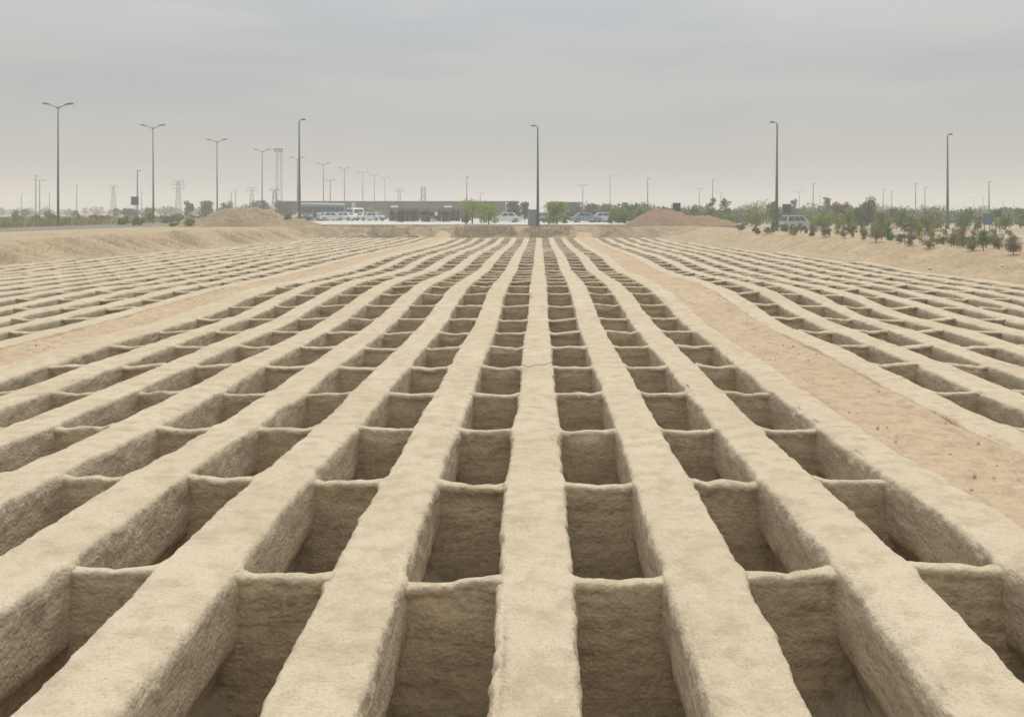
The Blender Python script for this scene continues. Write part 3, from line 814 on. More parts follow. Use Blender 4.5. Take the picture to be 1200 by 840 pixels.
# van
def van(loc, rz, label):
    e = empty('parked_van', loc, label, 'van', None, rz)
    mb = MB(); mb.prism([(-2.3, .4), (-2.34, 1.2), (-2.25, 2.0), (-2.0, 2.12), (1.0, 2.12), (1.45, 1.98), (2.0, 1.2), (2.3, 1.05), (2.38, .45), (1.9, .28), (-1.9, .28)], -.9, .9); mb.build('body', M['white'], e, bevel=.05)
    for s in (-1, 1):
        for xx, L in ((-1.55, .9), (-.5, .9), (.6, .95)):
            mb = MB(); mb.box((xx, s*.905, 1.6), (L, .03, .55)); mb.build('side_window', M['glass'], e)
        mb = MB(); mb.box((2.33, s*.65, .8), (.1, .34, .2)); mb.build('headlight', M['lens'], e)
        for x in (-1.5, 1.5): wheel(e, x, s*.82, .34)
    mb = MB(); mb.add([(1.53, -.75, 1.92), (1.53, .75, 1.92), (1.985, .8, 1.27), (1.985, -.8, 1.27), (1.56, -.75, 1.95), (1.56, .75, 1.95), (2.02, .8, 1.29), (2.02, -.8, 1.29)],
                      [(0, 1, 2, 3), (7, 6, 5, 4), (0, 4, 5, 1), (1, 5, 6, 2), (2, 6, 7, 3), (3, 7, 4, 0)]); mb.build('windscreen', M['glass'], e)
    return e
van(at(417, 158), -1.1, 'white van with a tall pale body in the parked row, right of the bus')
# bus
def bus(loc, rz):
    e = empty('parked_bus', loc, 'teal green bus with a pale roof parked beside the tan soil heap', 'bus', None, rz)
    mb = MB(); mb.prism([(-4.3, .45), (-4.35, 2.5), (-4.2, 2.72), (4.1, 2.72), (4.32, 2.4), (4.4, .9), (4.35, .42)], -1.22, 1.22); mb.build('body', M['teal'], e, bevel=.06)
    mb = MB(); mb.box((0, 0, 2.83), (8.5, 2.46, .22)); mb.build('roof', M['white'], e, bevel=.06)
    for s in (-1, 1):
        for i in range(6):
            mb = MB(); mb.box((-3.4+i*1.22, s*1.225, 1.95), (1.08, .03, .8)); mb.build('side_window', M['glass'], e)
        mb = MB(); mb.box((0, s*1.226, 1.2), (8.3, .02, .22)); mb.build('stripe', M['white'], e)
        for x in (-2.6, 2.7): wheel(e, x, s*1.1, .48)
        mb = MB(); mb.box((4.41, s*.85, .85), (.06, .38, .24)); mb.build('headlight', M['lens'], e)
        mb = MB(); mb.tube([(4.3, s*1.22, 2.3), (4.6, s*1.4, 2.25)], .03, 5); mb.box((4.62, s*1.42, 2.05), (.08, .2, .42)); mb.build('mirror', M['rubber'], e)
    mb = MB(); mb.box((4.385, 0, 1.85), (.07, 2.1, 1.0)); mb.build('windscreen', M['glass'], e)
    mb = MB(); mb.box((3.75, 1.23, 1.45), (.8, .04, 1.9)); mb.build('door', M['glass'], e)
    mb = MB(); mb.box((4.4, 0, .5), (.14, 2.3, .26)); mb.build('bumper', M['rubber'], e)
bus(at(379, 158), math.atan2(-.9, -.42))

# ------------------------------------------------------------------ people
def person_body(kind):
    me = bpy.data.meshes.new('body'); h = 1.72
    robe = kind == 'robe'
    J = {'pel': (0, 0, .95, .14), 'wst': (0, 0, 1.12, .125), 'cst': (0, .0, 1.30, .15), 'nck': (0, 0, 1.46, .055), 'hd0': (0, -.015, 1.55, .085), 'hd1': (0, -.01, 1.64, .095), 'hd2': (0, 0, 1.70, .06)}
    E = [('pel', 'wst'), ('wst', 'cst'), ('cst', 'nck'), ('nck', 'hd0'), ('hd0', 'hd1'), ('hd1', 'hd2')]
    for s, n in ((-1, 'l'), (1, 'r')):
        J[n+'sh'] = (s*.19, 0, 1.40, .065); J[n+'el'] = (s*.25, .02, 1.14, .048); J[n+'wr'] = (s*.25, -.06, .90, .034); J[n+'ha'] = (s*.245, -.09, .81, .032)
        J[n+'hp'] = (s*.10, 0, .90, .10); J[n+'kn'] = (s*.11, -.02, .50, .066); J[n+'an'] = (s*.12, .01, .09, .045); J[n+'to'] = (s*.13, -.15, .04, .04)
        E += [('cst', n+'sh'), (n+'sh', n+'el'), (n+'el', n+'wr'), (n+'wr', n+'ha'), ('pel', n+'hp'), (n+'hp', n+'kn'), (n+'kn', n+'an'), (n+'an', n+'to')]
    ks = list(J); me.from_pydata([J[k][:3] for k in ks], [(ks.index(a), ks.index(b)) for a, b in E], [])
    o = bpy.data.objects.new('body_build', me); COL.objects.link(o)
    md = o.modifiers.new('s', 'SKIN'); md.use_smooth_shade = True
    for i, k in enumerate(ks):
        r = J[k][3]; me.skin_vertices[0].data[i].radius = (r*(1.25 if k in ('cst', 'wst', 'pel') else 1), r)
    me.skin_vertices[0].data[0].use_root = True
    o.modifiers.new('u', 'SUBSURF').levels = 1
    dg = bpy.context.evaluated_depsgraph_get(); dg.update()
    r = bpy.data.meshes.new_from_object(o.evaluated_get(dg)); bpy.data.objects.remove(o)
    r.name = 'body'
    return r
base_body = person_body('x')
def person(kind):
    e = empty('person', (0, 0, 0), 'x', 'person', 'people standing in the distant crowd')
    me = base_body.copy(); me.materials.clear()
    shirt, trou = {'dark': ('cloth_b', 'cloth_g'), 'white': ('cloth_w', 'cloth_b'), 'robe': ('cloth_b', 'cloth_b'), 'grey': ('cloth_g', 'cloth_b')}[kind]
    for m in ('skin', shirt, trou): me.materials.append(M[m])
    for p in me.polygons:
        z = p.center.z; p.use_smooth = True
        p.material_index = 0 if (z > 1.47 or (abs(p.center.x) > .2 and z < .93 and z > .7)) else (1 if z > .93 else 2)
    link('body', me, e)
    def shell(name, prof, mat, y=0):
        n = 14; vs = [(r*math.cos(2*math.pi*k/n)*sx, r*math.sin(2*math.pi*k/n)+y, z) for r, z, sx in prof for k in range(n)]
        me2 = np_mesh(name, vs, gridq(len(prof), n, 0, True), [mat]); link(name, me2, e)
    if kind == 'robe':
        shell('robe', [(.30, .03, 1.1), (.27, .5, 1.1), (.24, .95, 1.15), (.22, 1.25, 1.25), (.17, 1.42, 1.3), (.125, 1.52, 1.0), (.13, 1.63, .95), (.105, 1.73, .95), (.03, 1.765, 1)], M['cloth_b'], .03)
    else:
        shell('hair', [(.105, 1.60, .9), (.115, 1.66, .9), (.10, 1.725, .9), (.05, 1.76, .9), (.01, 1.765, 1)], M['hair'], .02)
    return e
protos = {k: person(k) for k in ('robe', 'dark', 'grey', 'white')}
plab = {'robe': 'person in a long black robe standing in the distant crowd', 'dark': 'person in black shirt and dark trousers standing in the distant crowd',
        'grey': 'person in a grey shirt and black trousers standing in the distant crowd', 'white': 'person in a white shirt standing out in the distant dark crowd'}
fst = set()
for i in range(62):
    px = 458 + i*88/62 + random.uniform(-1.2, 1.2)
    kind = random.choices(['robe', 'dark', 'grey', 'white'], [5, 5, 2, .9])[0]
    Y = random.uniform(128, 150)
    o = copy_tree(protos[kind]) if kind in fst else protos[kind]
    fst.add(kind)
    o.location = at(px, Y, G+.06); o.rotation_euler = (0, 0, random.uniform(0, 6.28)); s = random.uniform(.95, 1.06); o.scale = (s, s, s)
    o['label'] = plab[kind]
for k in protos:
    if k not in fst:
        for c in list(protos[k].children): bpy.data.objects.remove(c)
        bpy.data.objects.remove(protos[k])

# ------------------------------------------------------------------ plants
def leaves(clumps, n, size, rng, flat=0.6):
    """n leaf-sized quads spread through the volume of ellipsoid clumps (cx, cy, cz, rx, ry, rz)."""
    cl = np.array(clumps, float); w = np.abs(cl[:, 3]*cl[:, 4]*cl[:, 5]); w = w**.67; w /= w.sum()
    k = rng.choice(len(cl), n, p=w)
    d = rng.normal(size=(n, 3)); d /= np.linalg.norm(d, axis=1, keepdims=True)
    r = rng.random(n)**(1/2.2)
    c = cl[k, :3] + d*r[:, None]*cl[k, 3:]
    a = rng.normal(size=(n, 3)); a /= np.linalg.norm(a, axis=1, keepdims=True)
    b = np.cross(a, rng.normal(size=(n, 3))); b /= np.linalg.norm(b, axis=1, keepdims=True)
    s = size*rng.uniform(.5, 1.3, n)[:, None]
    v = np.stack([c-a*s, c-b*s*flat, c+a*s, c+b*s*flat], 1).reshape(-1, 3)
    return v, np.arange(4*n).reshape(-1, 4)

def crown_clumps(rng, W, H, z0, n, spread=.75):
    out = []
    for i in range(n):
        a = rng.uniform(0, 6.28); t = rng.uniform(0, 1); rr = W/2*spread*math.sqrt(rng.uniform(0, 1))*(1-.45*abs(t-.4))
        r = W*rng.uniform(.16, .30)
        out.append((rr*math.cos(a), rr*math.sin(a), z0+H*(.12+.80*t), r, r, min(r, H*.26)*rng.uniform(.7, 1.1)))
    return out

def plant(name, px, Y, wpx, top, mat, label, cat, group=None, seed=0, trunk=.25, dens=1.0, leaf=.09, n_cl=14, z0=None, sparse=False, base=None):
    rng = np.random.default_rng(seed*101+int(px))
    x, y, z = at(px, Y, base); W = wpx*Y/F; H = zt(top, Y)-z
    e = empty(name, (x, y, z), label, cat, group)
    th = H*trunk
    mb = MB(); r0 = max(.02, W*.03)
    tops = []
    mb.tube([(0, 0, -.1), (rng.uniform(-.05, .05)*W, 0, th), (rng.uniform(-.08, .08)*W, rng.uniform(-.05, .05)*W, H*.8)], [r0, r0*.8, r0*.25], 6)
    for i in range(6):
        a = rng.uniform(0, 6.28); zz = th*.7+(H-th)*rng.uniform(0, .5); L = W*.4
        mb.tube([(0, 0, zz), (L*.5*math.cos(a), L*.5*math.sin(a), zz+H*.12), (L*math.cos(a), L*math.sin(a), zz+H*.28)], [r0*.55, r0*.35, r0*.12], 5)
    mb.build('trunk' if trunk > .12 else 'stem', M['bark'], e, True)
    v, q = leaves(crown_clumps(rng, W, H-th*.6, th*.6, n_cl, .6 if sparse else .75), int(1500*dens), leaf, rng)
    v[:, 2] = np.maximum(v[:, 2], .03)
    np_m = np_mesh('crown' if trunk > .12 else 'foliage', v, q, [mat], False)
    link('crown' if trunk > .12 else 'foliage', np_m, e)
    return e

T = 'trees and saplings beyond the field'
S = [('sapling_tree', 553, 112, 36, 236, 'l_green', 'pale green leafy sapling at the right end of the crowd', .2, 1.1),
     ('sapling_tree', 573, 108, 34, 238, 'l_green', 'broad yellow green sapling in front of the long building corner', .15, 1.1),
     ('sapling_tree', 546, 104, 12, 250, 'l_olive', 'low olive sapling at the crowd edge by the ramp', .15, .5),
     ('leafy_tree', 601, 135, 22, 238, 'l_dark', 'dark green tree behind the pale car left of the grey cabinet', .2, 1.1),
     ('leafy_tree', 615, 140, 14, 237, 'l_dark', 'narrow dark tree just left of the grey cabinet', .2, .7),
     ('leafy_tree', 652, 101, 36, 238, 'l_green', 'bright yellow green tree right of the central tall pole', .15, 1.5),
     ('leafy_tree', 674, 150, 20, 237, 'l_dark', 'dark green tree right beside the bright green tree', .15, 1.0),
     ('leafy_tree', 694, 152, 22, 238, 'l_dark', 'dark spreading tree in the middle of the dark clump right of centre', .15, 1.1),
     ('leafy_tree', 712, 150, 22, 240, 'l_mid', 'mid green tree in the clump behind the parked cars', .15, 1.1),
     ('leafy_tree', 731, 112, 32, 239, 'l_mid', 'bushy green tree just left of the brown soil heap', .12, 1.4),
     ('leafy_tree', 748, 125, 16, 243, 'l_mid', 'small green tree tucked behind the left foot of the brown soil heap', .12, .8),
     ('leafy_tree', 810, 125, 24, 243, 'l_mid', 'low green tree behind the middle of the brown soil heap', .1, .9),
     ('sapling_tree', 833, 118, 17, 231, 'l_mid', 'thin open sapling above the right end of the brown soil heap', .3, .55),
     ('sapling_tree', 850, 120, 17, 234, 'l_mid', 'second thin open sapling, right of the brown soil heap', .3, .5),
     ('leafy_tree', 886, 112, 34, 231, 'l_green', 'upright green tree left of the tall pole by the silver car', .2, 1.2),
     ('leafy_tree', 905, 114, 16, 235, 'l_mid', 'slender green tree hard by the tall pole near the silver car', .2, .7),
     ('sapling_tree', 929, 150, 13, 233, 'l_red', 'bare greyish tree rising right of the dark board over the car', .3, .4),
     ('sapling_tree', 969, 150, 16, 231, 'l_red', 'bare reddish tree left of the big reddish tree', .3, .5),
     ('leafy_tree', 966, 99, 26, 250, 'l_green', 'rounded bright bush-like tree at the nose of the silver car', .12, 1.1),
     ('leafy_tree', 1010, 108, 38, 233, 'l_dark', 'largest dark tree on the right, full rounded crown', .15, 2.2),
     ('leafy_tree', 988, 112, 26, 233, 'l_red', 'reddish brown tree joined to the largest dark tree', .15, 1.3),
     ('sapling_tree', 995, 92, 20, 244, 'l_green', 'yellow green sapling in front of the largest dark tree', .2, .7),
     ('sapling_tree', 1034, 82, 22, 250, 'l_olive', 'yellowish sapling at the right foot of the largest dark tree', .2, .8),
     ('sapling_tree', 1056, 96, 20, 247, 'l_mid', 'green sapling right of the small dark board', .2, .7),
     ('sapling_tree', 1068, 78, 20, 253, 'l_olive', 'olive sapling left of the bushy one above the right bank', .2, .7),
     ('sapling_tree', 1087, 74, 26, 253, 'l_olive', 'bushy olive sapling above the right bank left of the tall pole', .2, 1.0),
     ('sapling_tree', 1099, 95, 16, 246, 'l_olive', 'upright olive sapling close left of the tall right pole', .2, .6),
     ('leafy_tree', 1131, 98, 24, 248, 'l_mid', 'green tree right of the tall right pole', .2, 1.0),
     ('sapling_tree', 1146, 90, 14, 252, 'l_olive', 'narrow olive sapling just left of the blue board', .2, .5),
     ('sapling_tree', 1179, 84, 16, 252, 'l_mid', 'small sapling right of the dark green board', .2, .5),
     ('leafy_tree', 1196, 110, 15, 245, 'l_mid', 'green tree cut by the right picture edge', .2, .7),
     ('leafy_tree', 222, 190, 13, 235, 'l_dark', 'square dark tree left of the tan soil heap', .1, .9),
     ('leafy_tree', 240, 185, 20, 236, 'l_dark', 'dark tree at the left shoulder of the tan soil heap', .1, 1.1),
     ('leafy_tree', 265, 200, 18, 236, 'l_dark', 'dark tree above the left slope of the tan soil heap', .1, .9),
     ('leafy_tree', 296, 200, 26, 235, 'l_dark', 'dark wide tree behind the crest of the tan soil heap', .1, .9),
     ('leafy_tree', 309, 190, 16, 235, 'l_dark', 'dark tree behind the right slope of the tan soil heap', .1, .8),
     ('leafy_tree', 332, 190, 22, 236, 'l_dark', 'dark tree left of the slim green pole', .1, .9),
     ('leafy_tree', 30, 260, 12, 246, 'l_dark', 'far dark tree near the left picture edge, over the dry grass', .1, .7),
     ('leafy_tree', 18, 200, 8, 247, 'l_dark', 'tiny dark tree at the left picture edge', .1, .5),
     ('leafy_tree', 56, 200, 9, 248, 'l_dark', 'tiny dark tree left of the nearest street lamp', .1, .5),
     ('leafy_tree', 88, 220, 10, 247, 'l_dark', 'far dark round tree right of the nearest street lamp', .1, .6),
     ('leafy_tree', 153, 210, 22, 245, 'l_dark', 'dark spreading tree under the dark board at left', .1, .9),
     ('leafy_tree', 175, 200, 16, 244, 'l_mid', 'green tree left of the second street lamp', .1, .9),
     ('leafy_tree', 136, 230, 8, 244, 'l_dark', 'small dark tree under the faint pylon at left', .1, .5)]
for i, (nm, px, Y, w, tp, mt, lab, tr, dn) in enumerate(S):
    plant(nm, px, Y, w, tp, M[mt], lab, 'tree' if nm == 'leafy_tree' else 'sapling', T, i, tr, dn, .055*Y/100*1.5+.02, 16, sparse=nm.startswith('sap'))

# shrubs along the crest of the right bank, nearest first
SH = [(1191, 20, 17, 1.5), (1159, 17, 15, 1.4), (1136, 16, 17, 1.4), (1174, 18, 17, 4.0), (1111, 17, 13, 1.4), (1145, 16, 16, 4.2), (1084, 13, 13, 1.3), (1066, 12, 12, 1.3), (1122, 16, 15, 4.6),
      (1050, 12, 13, 1.3), (1098, 14, 14, 4.2), (1031, 14, 12, 1.4), (1073, 13, 14, 4.2), (1013, 10, 9, 1.4), (1045, 13, 14, 4.6), (1002, 12, 12, 1.5), (1020, 12, 13, 4.8), (986, 12, 11, 1.4), (972, 10, 9, 1.4),
      (992, 10, 11, 4.8), (958, 10, 9, 1.4), (945, 9, 9, 1.5), (933, 8, 7, 1.4), (922, 8, 7, 1.5), (911, 7, 7, 1.4), (901, 7, 6, 1.5), (892, 7, 6, 1.4), (882, 6, 6, 1.5), (873, 6, 6, 1.4), (864, 6, 5, 1.5)]
def on_bank(px, t):
    lo_, hi_ = 15.0, 93.0
    for _ in range(50):
        m_ = (lo_+hi_)/2
        if (px-VX)/F*m_ < XR(m_)+t: lo_ = m_
        else: hi_ = m_
    Y = (lo_+hi_)/2
    u = float(sstep(0, 4.7, t))
    return Y, -.06*(1-u) + float(gr(XR(Y)+t))*u
_jr = random.Random(4)
SHY = []
for rep_ in (0, 1):
    for px, w, h, t in SH:
        px2, t2 = px+_jr.uniform(-7, 7), t+_jr.uniform(-.3, 1.2)+rep_*_jr.uniform(.2, 2.5)
        if _jr.random() < (.93, .6)[rep_]: SHY.append((on_bank(px2, t2+2.2), px2, w, h))
SHY.sort()
for i, ((Y, z), px, w, h) in enumerate(SHY):
    lab = 'dry brown shrub nearest the camera on the right bank crest, by the picture edge' if i == 0 else f'dry twiggy shrub on the right bank, {ORD[i]} from the near end of the line'
    jr = random.Random(900+i); k_ = jr.uniform(.7, 1.5)
    plant('dry_shrub', px, Y, w*jr.uniform(.8, 1.6), VY+F*(CH-z)/Y-h*k_, M[jr.choice(['l_dry', 'l_grey', 'l_olive', 'l_mid', 'l_grey'])], lab, 'shrub', 'dry shrubs along the right bank crest', 70+i, .1, jr.uniform(.8, 1.5), .024, jr.randint(7, 14), base=z)
SP = [(1183, 4.5, 24), (1150, 4.6, 22), (1128, 4.0, 24), (1106, 4.2, 26), (1092, 5.2, 24), (1078, 3.2, 24), (1060, 4.0, 22), (1041, 3.4, 22), (1026, 4.2, 20), (1012, 3.2, 22), (998, 4.0, 18), (981, 3.4, 18), (966, 4.4, 16), (952, 3.4, 15), (1165, 5.4, 24), (1118, 6.5, 22), (1140, 7.0, 20)]
SPY = sorted([(on_bank(px, t+2.2), px, h) for px, t, h in SP])
for i, ((Y, z), px, h) in enumerate(SPY):
    plant('thin_sapling', px, Y, 12, VY+F*(CH-z)/Y-h, M[['l_olive', 'l_mid', 'l_green'][i % 3]], f'thin upright sapling behind the dry shrubs of the right bank, {ORD[i]} from the near end',
          'sapling', 'thin saplings planted along the right bank', 300+i, .2, .55, .03, 12, base=z, sparse=True)
plant('dry_shrub', 57, 62, 9, 283, M['l_mid'], 'lone small green shrub on the crest of the left bank', 'shrub', None, 130, .1, .4, .04, 6)
for i, (px, w, tp, m, lab) in enumerate([(222, 18, 254, 'l_mid', 'green shrub at the left foot of the tan soil heap'), (205, 16, 257, 'l_mid', 'green shrub second left from the tan soil heap'), (338, 12, 251, 'l_olive', 'olive shrub on the right shoulder of the tan soil heap')]):
    plant('leafy_shrub', px, 95.6 if px < 300 else 97.0, w, tp, M[m], lab, 'shrub', None, 140+i, .1, .6, .07, 8, base=G if px < 300 else G+.6)

BC = np.random.default_rng(79)
for i, px in enumerate(list(np.arange(384, 600, 18.0))+list(np.arange(660, 760, 13.0))):
    plant('low_bush', px+BC.uniform(-6, 6), BC.uniform(165, 198) if px < 600 else BC.uniform(112, 150), BC.uniform(9, 18), BC.uniform(242, 249) if px < 600 else BC.uniform(249, 255), M[['l_mid', 'l_dark', 'l_olive', 'l_green'][i % 4]],
          f'low leafy bush by the far parked cars and crowd, {ORD[i]} from the bus', 'bush', 'low bushes round the far parking', 500+i, .1, .5, .14, 8)
BL = np.random.default_rng(78)
for i, px in enumerate(np.arange(6, 230, 17.0)):
    plant('low_bush', px+BL.uniform(-5, 5), BL.uniform(96, 135), BL.uniform(9, 20), BL.uniform(250, 256), M[['l_olive', 'l_mid', 'l_dry', 'l_olive'][i % 4]],
          f'low bush among the dry grass beyond the left road, {ORD[i]} from the left picture edge', 'bush', 'low bushes in the dry grass', 400+i, .1, .5, .12, 8)
BB = np.random.default_rng(77)
bl = []
for px in np.arange(815, 1200, 11.5):
    bl.append((px+BB.uniform(-4, 4), BB.uniform(104, 148)))
bl.sort()
for i, (px, Y) in enumerate(bl):
    lab = f'low green bush in the broken band beyond the right bank, {ORD[i]} from the brown heap'
    plant('low_bush', px, Y, BB.uniform(13, 22), BB.uniform(246, 253), M[['l_mid', 'l_olive', 'l_mid', 'l_green'][i % 4]], lab, 'bush', 'low green bushes beyond the right bank', 200+i, .1, .5, .13, 9)

def blades(n, xf, yf, h, w, rng, zf_):
    x = xf(rng.random(n)); y = yf(rng.random(n))
    hh = h*rng.uniform(.4, 1.2, n); a = rng.uniform(0, 6.28, n); l = rng.normal(size=(n, 2))*.35*hh[:, None]
    z = zf_(x, y); dx, dy = np.cos(a)*w, np.sin(a)*w
    v = np.stack([np.stack([x-dx, y-dy, z-.03], -1), np.stack([x+dx, y+dy, z-.03], -1), np.stack([x+dx*.3+l[:, 0], y+dy*.3+l[:, 1], z+hh], -1), np.stack([x-dx*.3+l[:, 0], y-dy*.3+l[:, 1], z+hh], -1)], 1)
    return v.reshape(-1, 3), np.arange(4*n).reshape(-1, 4)
rng = np.random.default_rng(5)
gx = RNG.random(1)
def pm(x): return np.asarray(x)
n = 30000
x = -48.6 - 80*rng.random(n)**1.5; y = 45 + 160*rng.random(n)
dens = fbm(x*.12, y*.08, 3, 3)
sel = dens > -.25; x, y, dens = x[sel], y[sel], dens[sel]; n = len(x)
hh = (.55+.9*np.clip(dens, 0, 1))*rng.uniform(.5, 1.1, n)
a = rng.uniform(0, 6.28, n); l = rng.normal(size=(n, 2))*.3*hh[:, None]; w = .05+.08*rng.random(n); z = np.full(n, G)
dx, dy = np.cos(a)*w, np.sin(a)*w
v = np.stack([np.stack([x-dx, y-dy, z-.05], -1), np.stack([x+dx, y+dy, z-.05], -1), np.stack([x+dx*.3+l[:, 0], y+dy*.3+l[:, 1], z+hh], -1), np.stack([x-dx*.3+l[:, 0], y-dy*.3+l[:, 1], z+hh], -1)], 1)
tag(link('dry_grass', np_mesh('dry_grass', v, np.arange(4*n).reshape(-1, 4), [M['grass']], False)), 'tall dry grass and weeds beyond the left road', 'grass', None, 'stuff')
# scrub on the far bank
n = 9000
x = rng.uniform(-21, 10.5, n); t = rng.random(n); y = YB+.5+t*2.6
sel = (np.abs(x+9.7) > 1.0+.7*rng.random(n)) & (np.abs(x-4.6) > 1.0+.7*rng.random(n)) & (fbm(x*.5, y*.7, 4, 3) > -.32)
x, y, t = x[sel], y[sel], t[sel]; n = len(x)
z = G*sstep(.3, 2.8, y-YB) - .03
hh = .13*rng.uniform(.4, 1.3, n); a = rng.uniform(0, 6.28, n); l = rng.normal(size=(n, 2))*.5*hh[:, None]; w = .03+.04*rng.random(n)
dx, dy = np.cos(a)*w, np.sin(a)*w
v = np.stack([np.stack([x-dx, y-dy, z-.05], -1), np.stack([x+dx, y+dy, z-.05], -1), np.stack([x+dx*.3+l[:, 0], y+dy*.3+l[:, 1], z+hh], -1), np.stack([x-dx*.3+l[:, 0], y-dy*.3+l[:, 1], z+hh], -1)], 1)
tag(link('bank_scrub', np_mesh('bank_scrub', v, np.arange(4*n).reshape(-1, 4), [M['scrub']], False)), 'low dry brown scrub covering the far bank', 'scrub', None, 'stuff')
# far tree line
def treeline(xr, yr, n, hmax, seed):
    r = np.random.default_rng(seed); cl = []
    for i in range(n):
        xx = r.uniform(*xr); yy = r.uniform(*yr); h = hmax*r.uniform(.35, 1.0); ww = r.uniform(1.6, 4.0)
        cl.append((xx, yy, float(gr(xx))+h*.5, ww, ww, h*.55))
    return leaves(cl, n*170, .38, r)
v1, q1 = treeline((10, 330), (270, 420), 210, 4.8, 1)
v2, q2 = treeline((-420, -60), (330, 500), 150, 3.6, 2)
v3, q3 = treeline((12, 125), (150, 235), 170, 3.1, 3)
V_, Q_, o_ = [], [], 0
for v, q in ((v1, q1), (v2, q2), (v3, q3)):
    v[:, 2] = np.maximum(v[:, 2], gr(v[:, 0])); V_.append(v); Q_.append(q+o_); o_ += len(v)
tag(link('far_treeline', np_mesh('far_treeline', np.concatenate(V_), np.concatenate(Q_), [M['l_dark']], False)), 'hazy dark green belt of trees and bushes along the horizon', 'trees', None, 'stuff')

# ------------------------------------------------------------------ small things
ws = np.linspace(0, 1, 26)
mb = MB(); mb.tube([(-.62+.92*t, 15.5+.10*math.sin(t*9)+.22*t, float(zf(-.3, 15.5))+.018+.012*math.sin(t*23)+(0.0 if .3 < t else .01)) for t in ws], .005, 6)
o = mb.build('wire', M['wire'], None, True); tag(o, 'thin dark wire lying bent across the central wall', 'wire')
def clod_field(n, xf, yf, zfun, smax, seed):
    r = np.random.default_rng(seed)
    x = xf(r.random(n)); y = yf(r.random(n), r)
    z = zfun(x, y); s = smax*r.uniform(.25, 1, n)**2+.008
    base = np.array([(1, 0, 0), (0, 1, 0), (-1, 0, 0), (0, -1, 0), (0, 0, .8), (0, 0, -.8)], float)
    v = base[None]*s[:, None, None]*r.uniform(.6, 1.3, (n, 6, 1))
    a = r.uniform(0, 6.28, n); ca, sa = np.cos(a)[:, None], np.sin(a)[:, None]
    vx, vy = v[..., 0]*ca-v[..., 1]*sa, v[..., 0]*sa+v[..., 1]*ca
    V = np.stack([vx+x[:, None], vy+y[:, None], v[..., 2]+z[:, None]], -1).reshape(-1, 3)
    tri = [(0, 1, 4), (1, 2, 4), (2, 3, 4), (3, 0, 4), (1, 0, 5), (2, 1, 5), (3, 2, 5), (0, 3, 5)]
    f = [(6*i+p, 6*i+q_, 6*i+t_) for i in range(n) for p, q_, t_ in tri]
    me = bpy.data.meshes.new('soil_crumbs'); me.from_pydata(V.tolist(), [], f); me.materials.append(M['path'])
    return link('soil_crumbs', me)
for xa_, xb_, sd, lab in ((-8.68*P+.35, -7*P-.65, 1, 'loose earth crumbs scattered along the wide left path'), (3*P+.3, 4.46*P-.3, 2, 'loose earth crumbs scattered along the pinkish right path')):
    tag(clod_field(260, lambda u: xa_+u*(xb_-xa_), lambda u, r: 4+50*u**1.7, lambda x, y: zf(x, y)-.035, .020, sd), lab, 'soil crumbs', None, 'stuff')
import bmesh
def stone(loc, s, label, seed, mat=None):
    me = bpy.data.meshes.new('stone'); bm = bmesh.new(); bmesh.ops.create_icosphere(bm, subdivisions=2, radius=1)
    for v in bm.verts:
        d = 1+.35*float(fbm(v.co.x*1.5+seed, v.co.y*1.5, v.co.z*1.5, 2)); v.co = Vector((v.co.x*d, v.co.y*d*.8, v.co.z*d*.6))*s
    bm.to_mesh(me); bm.free(); me.materials.append(mat or M['stone'])
    tag(link('stone', me, None, loc), label, 'stone', 'pale stones on the right bank')
for i, (px, py, Y, s, lab) in enumerate([(1160, 322, 33.5, .13, 'pale stone low on the right bank near the picture edge'), (1125, 312, 36, .11, 'pale stone on the right bank below the dry shrubs'),
                                         (1055, 313, 34, .08, 'small pale stone at the foot of the right bank'), (1176, 303, 38, .10, 'pale stone high on the right bank near the picture edge'),
                                         (1090, 300, 42, .09, 'small pale stone halfway up the right bank')]):
    x = (px-VX)*Y/F; t = max(.15, x - XR(Y)); x = XR(Y)+t
    u = float(sstep(0, 4.7, t)); z = -.06*(1-u) + float(gr(x))*u + .02
    stone((x, Y, z), s, lab, i*3.3)

# ------------------------------------------------------------------ haze
mb = MB(); mb.box((0, 420, 12.0-1.2), (2600, 2500, 27.0))
hz = bpy.data.materials.new('haze_air'); hz.use_nodes = True; nt = hz.node_tree
nt.nodes.remove(nt.nodes['Principled BSDF'])
pv = nt.nodes.new('ShaderNodeVolumePrincipled'); pv.inputs['Color'].default_value = (.91, .91, .90, 1); pv.inputs['Density'].default_value = .0017
nt.links.new(pv.outputs[0], nt.nodes['Material Output'].inputs['Volume'])
o = mb.build('haze', hz); tag(o, 'pale dusty haze hanging over the whole field', 'haze', None, 'stuff')

# ------------------------------------------------------------------ light, sky, camera
SUN_EL, SUN_AZ = math.radians(64), math.radians(12)        # azimuth measured from +Y towards +X
ld = bpy.data.lights.new('sun', 'SUN'); ld.energy = 1.5; ld.angle = math.radians(14); ld.color = (1, .91, .77)
lo = bpy.data.objects.new('sun', ld); COL.objects.link(lo)
dirv = Vector((math.sin(SUN_AZ)*math.cos(SUN_EL), math.cos(SUN_AZ)*math.cos(SUN_EL), math.sin(SUN_EL)))
lo.rotation_euler = (-dirv).to_track_quat('-Z', 'Y').to_euler(); lo.location = (0, 0, 60)

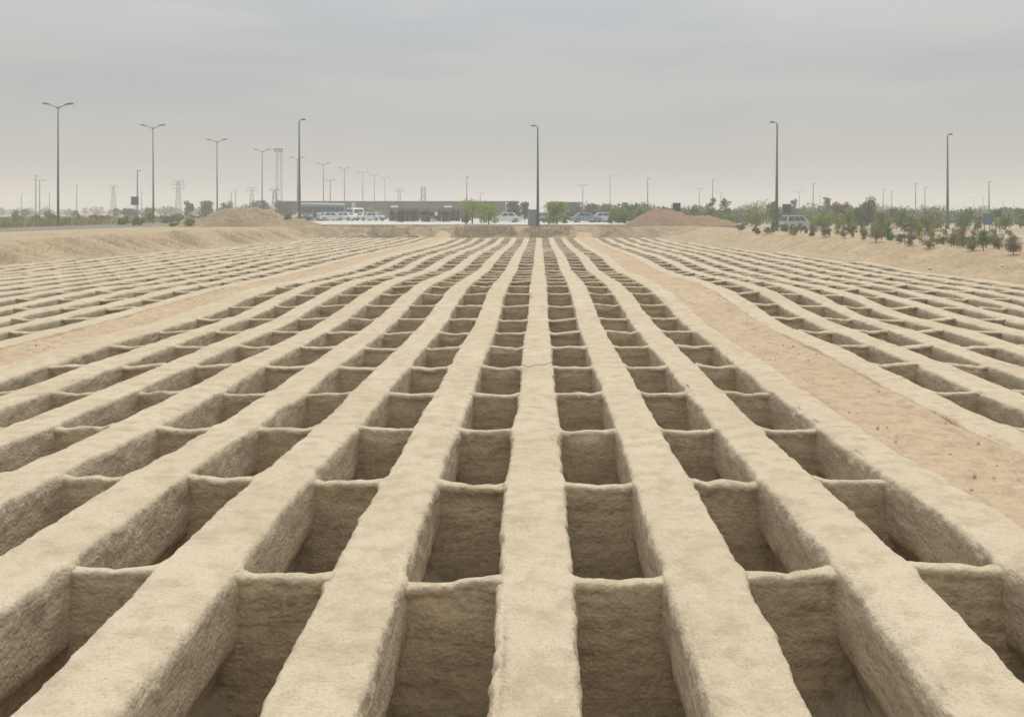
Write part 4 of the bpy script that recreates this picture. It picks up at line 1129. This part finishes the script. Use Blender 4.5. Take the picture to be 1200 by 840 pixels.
w = bpy.data.worlds.new('World'); sc.world = w; w.use_nodes = True; nt = w.node_tree; L = nt.links
for n_ in list(nt.nodes): nt.nodes.remove(n_)
out = nt.nodes.new('ShaderNodeOutputWorld')
sky = nt.nodes.new('ShaderNodeTexSky'); sky.sky_type = 'NISHITA'; sky.sun_disc = False; sky.sun_elevation = SUN_EL; sky.sun_rotation = SUN_AZ
sky.dust_density = 3.0; sky.air_density = 1.3
bg1 = nt.nodes.new('ShaderNodeBackground'); bg1.inputs['Strength'].default_value = .08; L.new(sky.outputs[0], bg1.inputs[0])
tc = nt.nodes.new('ShaderNodeTexCoord').outputs['Generated']
sp = nt.nodes.new('ShaderNodeSeparateXYZ'); L.new(tc, sp.inputs[0])
nz = noise(nt, vscale(nt, tc, (1.6, 1.6, 9)), 1.5, 5, .5)
nz2 = noise(nt, vscale(nt, tc, (3, 3, 26)), 1.2, 4, .5)
c = mix(nt, ramp(nt, nz, .44, .58), (.455, .49, .505), (.55, .55, .545))
c = mix(nt, ramp(nt, nz2, .45, .70, 0, .5), c, (.50, .50, .54))
low = ramp(nt, sp.outputs[2], 0.0, .14, 1.0, 0.0)
c = mix(nt, low, c, (.50, .475, .445))
st = nt.nodes.new('ShaderNodeMapRange'); st.inputs['From Min'].default_value = .15; st.inputs['From Max'].default_value = .95; st.inputs['To Min'].default_value = .92; st.inputs['To Max'].default_value = 2.9
L.new(sp.outputs[2], st.inputs['Value'])
bg2 = nt.nodes.new('ShaderNodeBackground'); L.new(c, bg2.inputs[0]); L.new(st.outputs[0], bg2.inputs['Strength'])
mx = nt.nodes.new('ShaderNodeMixShader'); mx.inputs[0].default_value = .9
L.new(bg1.outputs[0], mx.inputs[1]); L.new(bg2.outputs[0], mx.inputs[2]); L.new(mx.outputs[0], out.inputs[0])

cd = bpy.data.cameras.new('camera'); cd.sensor_width = 36; cd.lens = 36*F/1200
cd.shift_x = -(VX-600)/1200; cd.shift_y = -(420-VY)/1200
cd.clip_start = .05; cd.clip_end = 6000
co = bpy.data.objects.new('camera', cd); COL.objects.link(co); co.location = (0, 0, CH); co.rotation_euler = (math.pi/2, 0, 0)
sc.camera = co

sc.render.engine = 'CYCLES'
sc.cycles.max_bounces = 8; sc.cycles.diffuse_bounces = 6; sc.cycles.volume_bounces = 2; sc.cycles.use_denoising = True
try: sc.cycles.denoiser = 'OPENIMAGEDENOISE'
except Exception: pass
sc.view_settings.view_transform = 'Standard'; sc.view_settings.look = 'None'; sc.view_settings.gamma = 1; sc.view_settings.exposure = 0.05
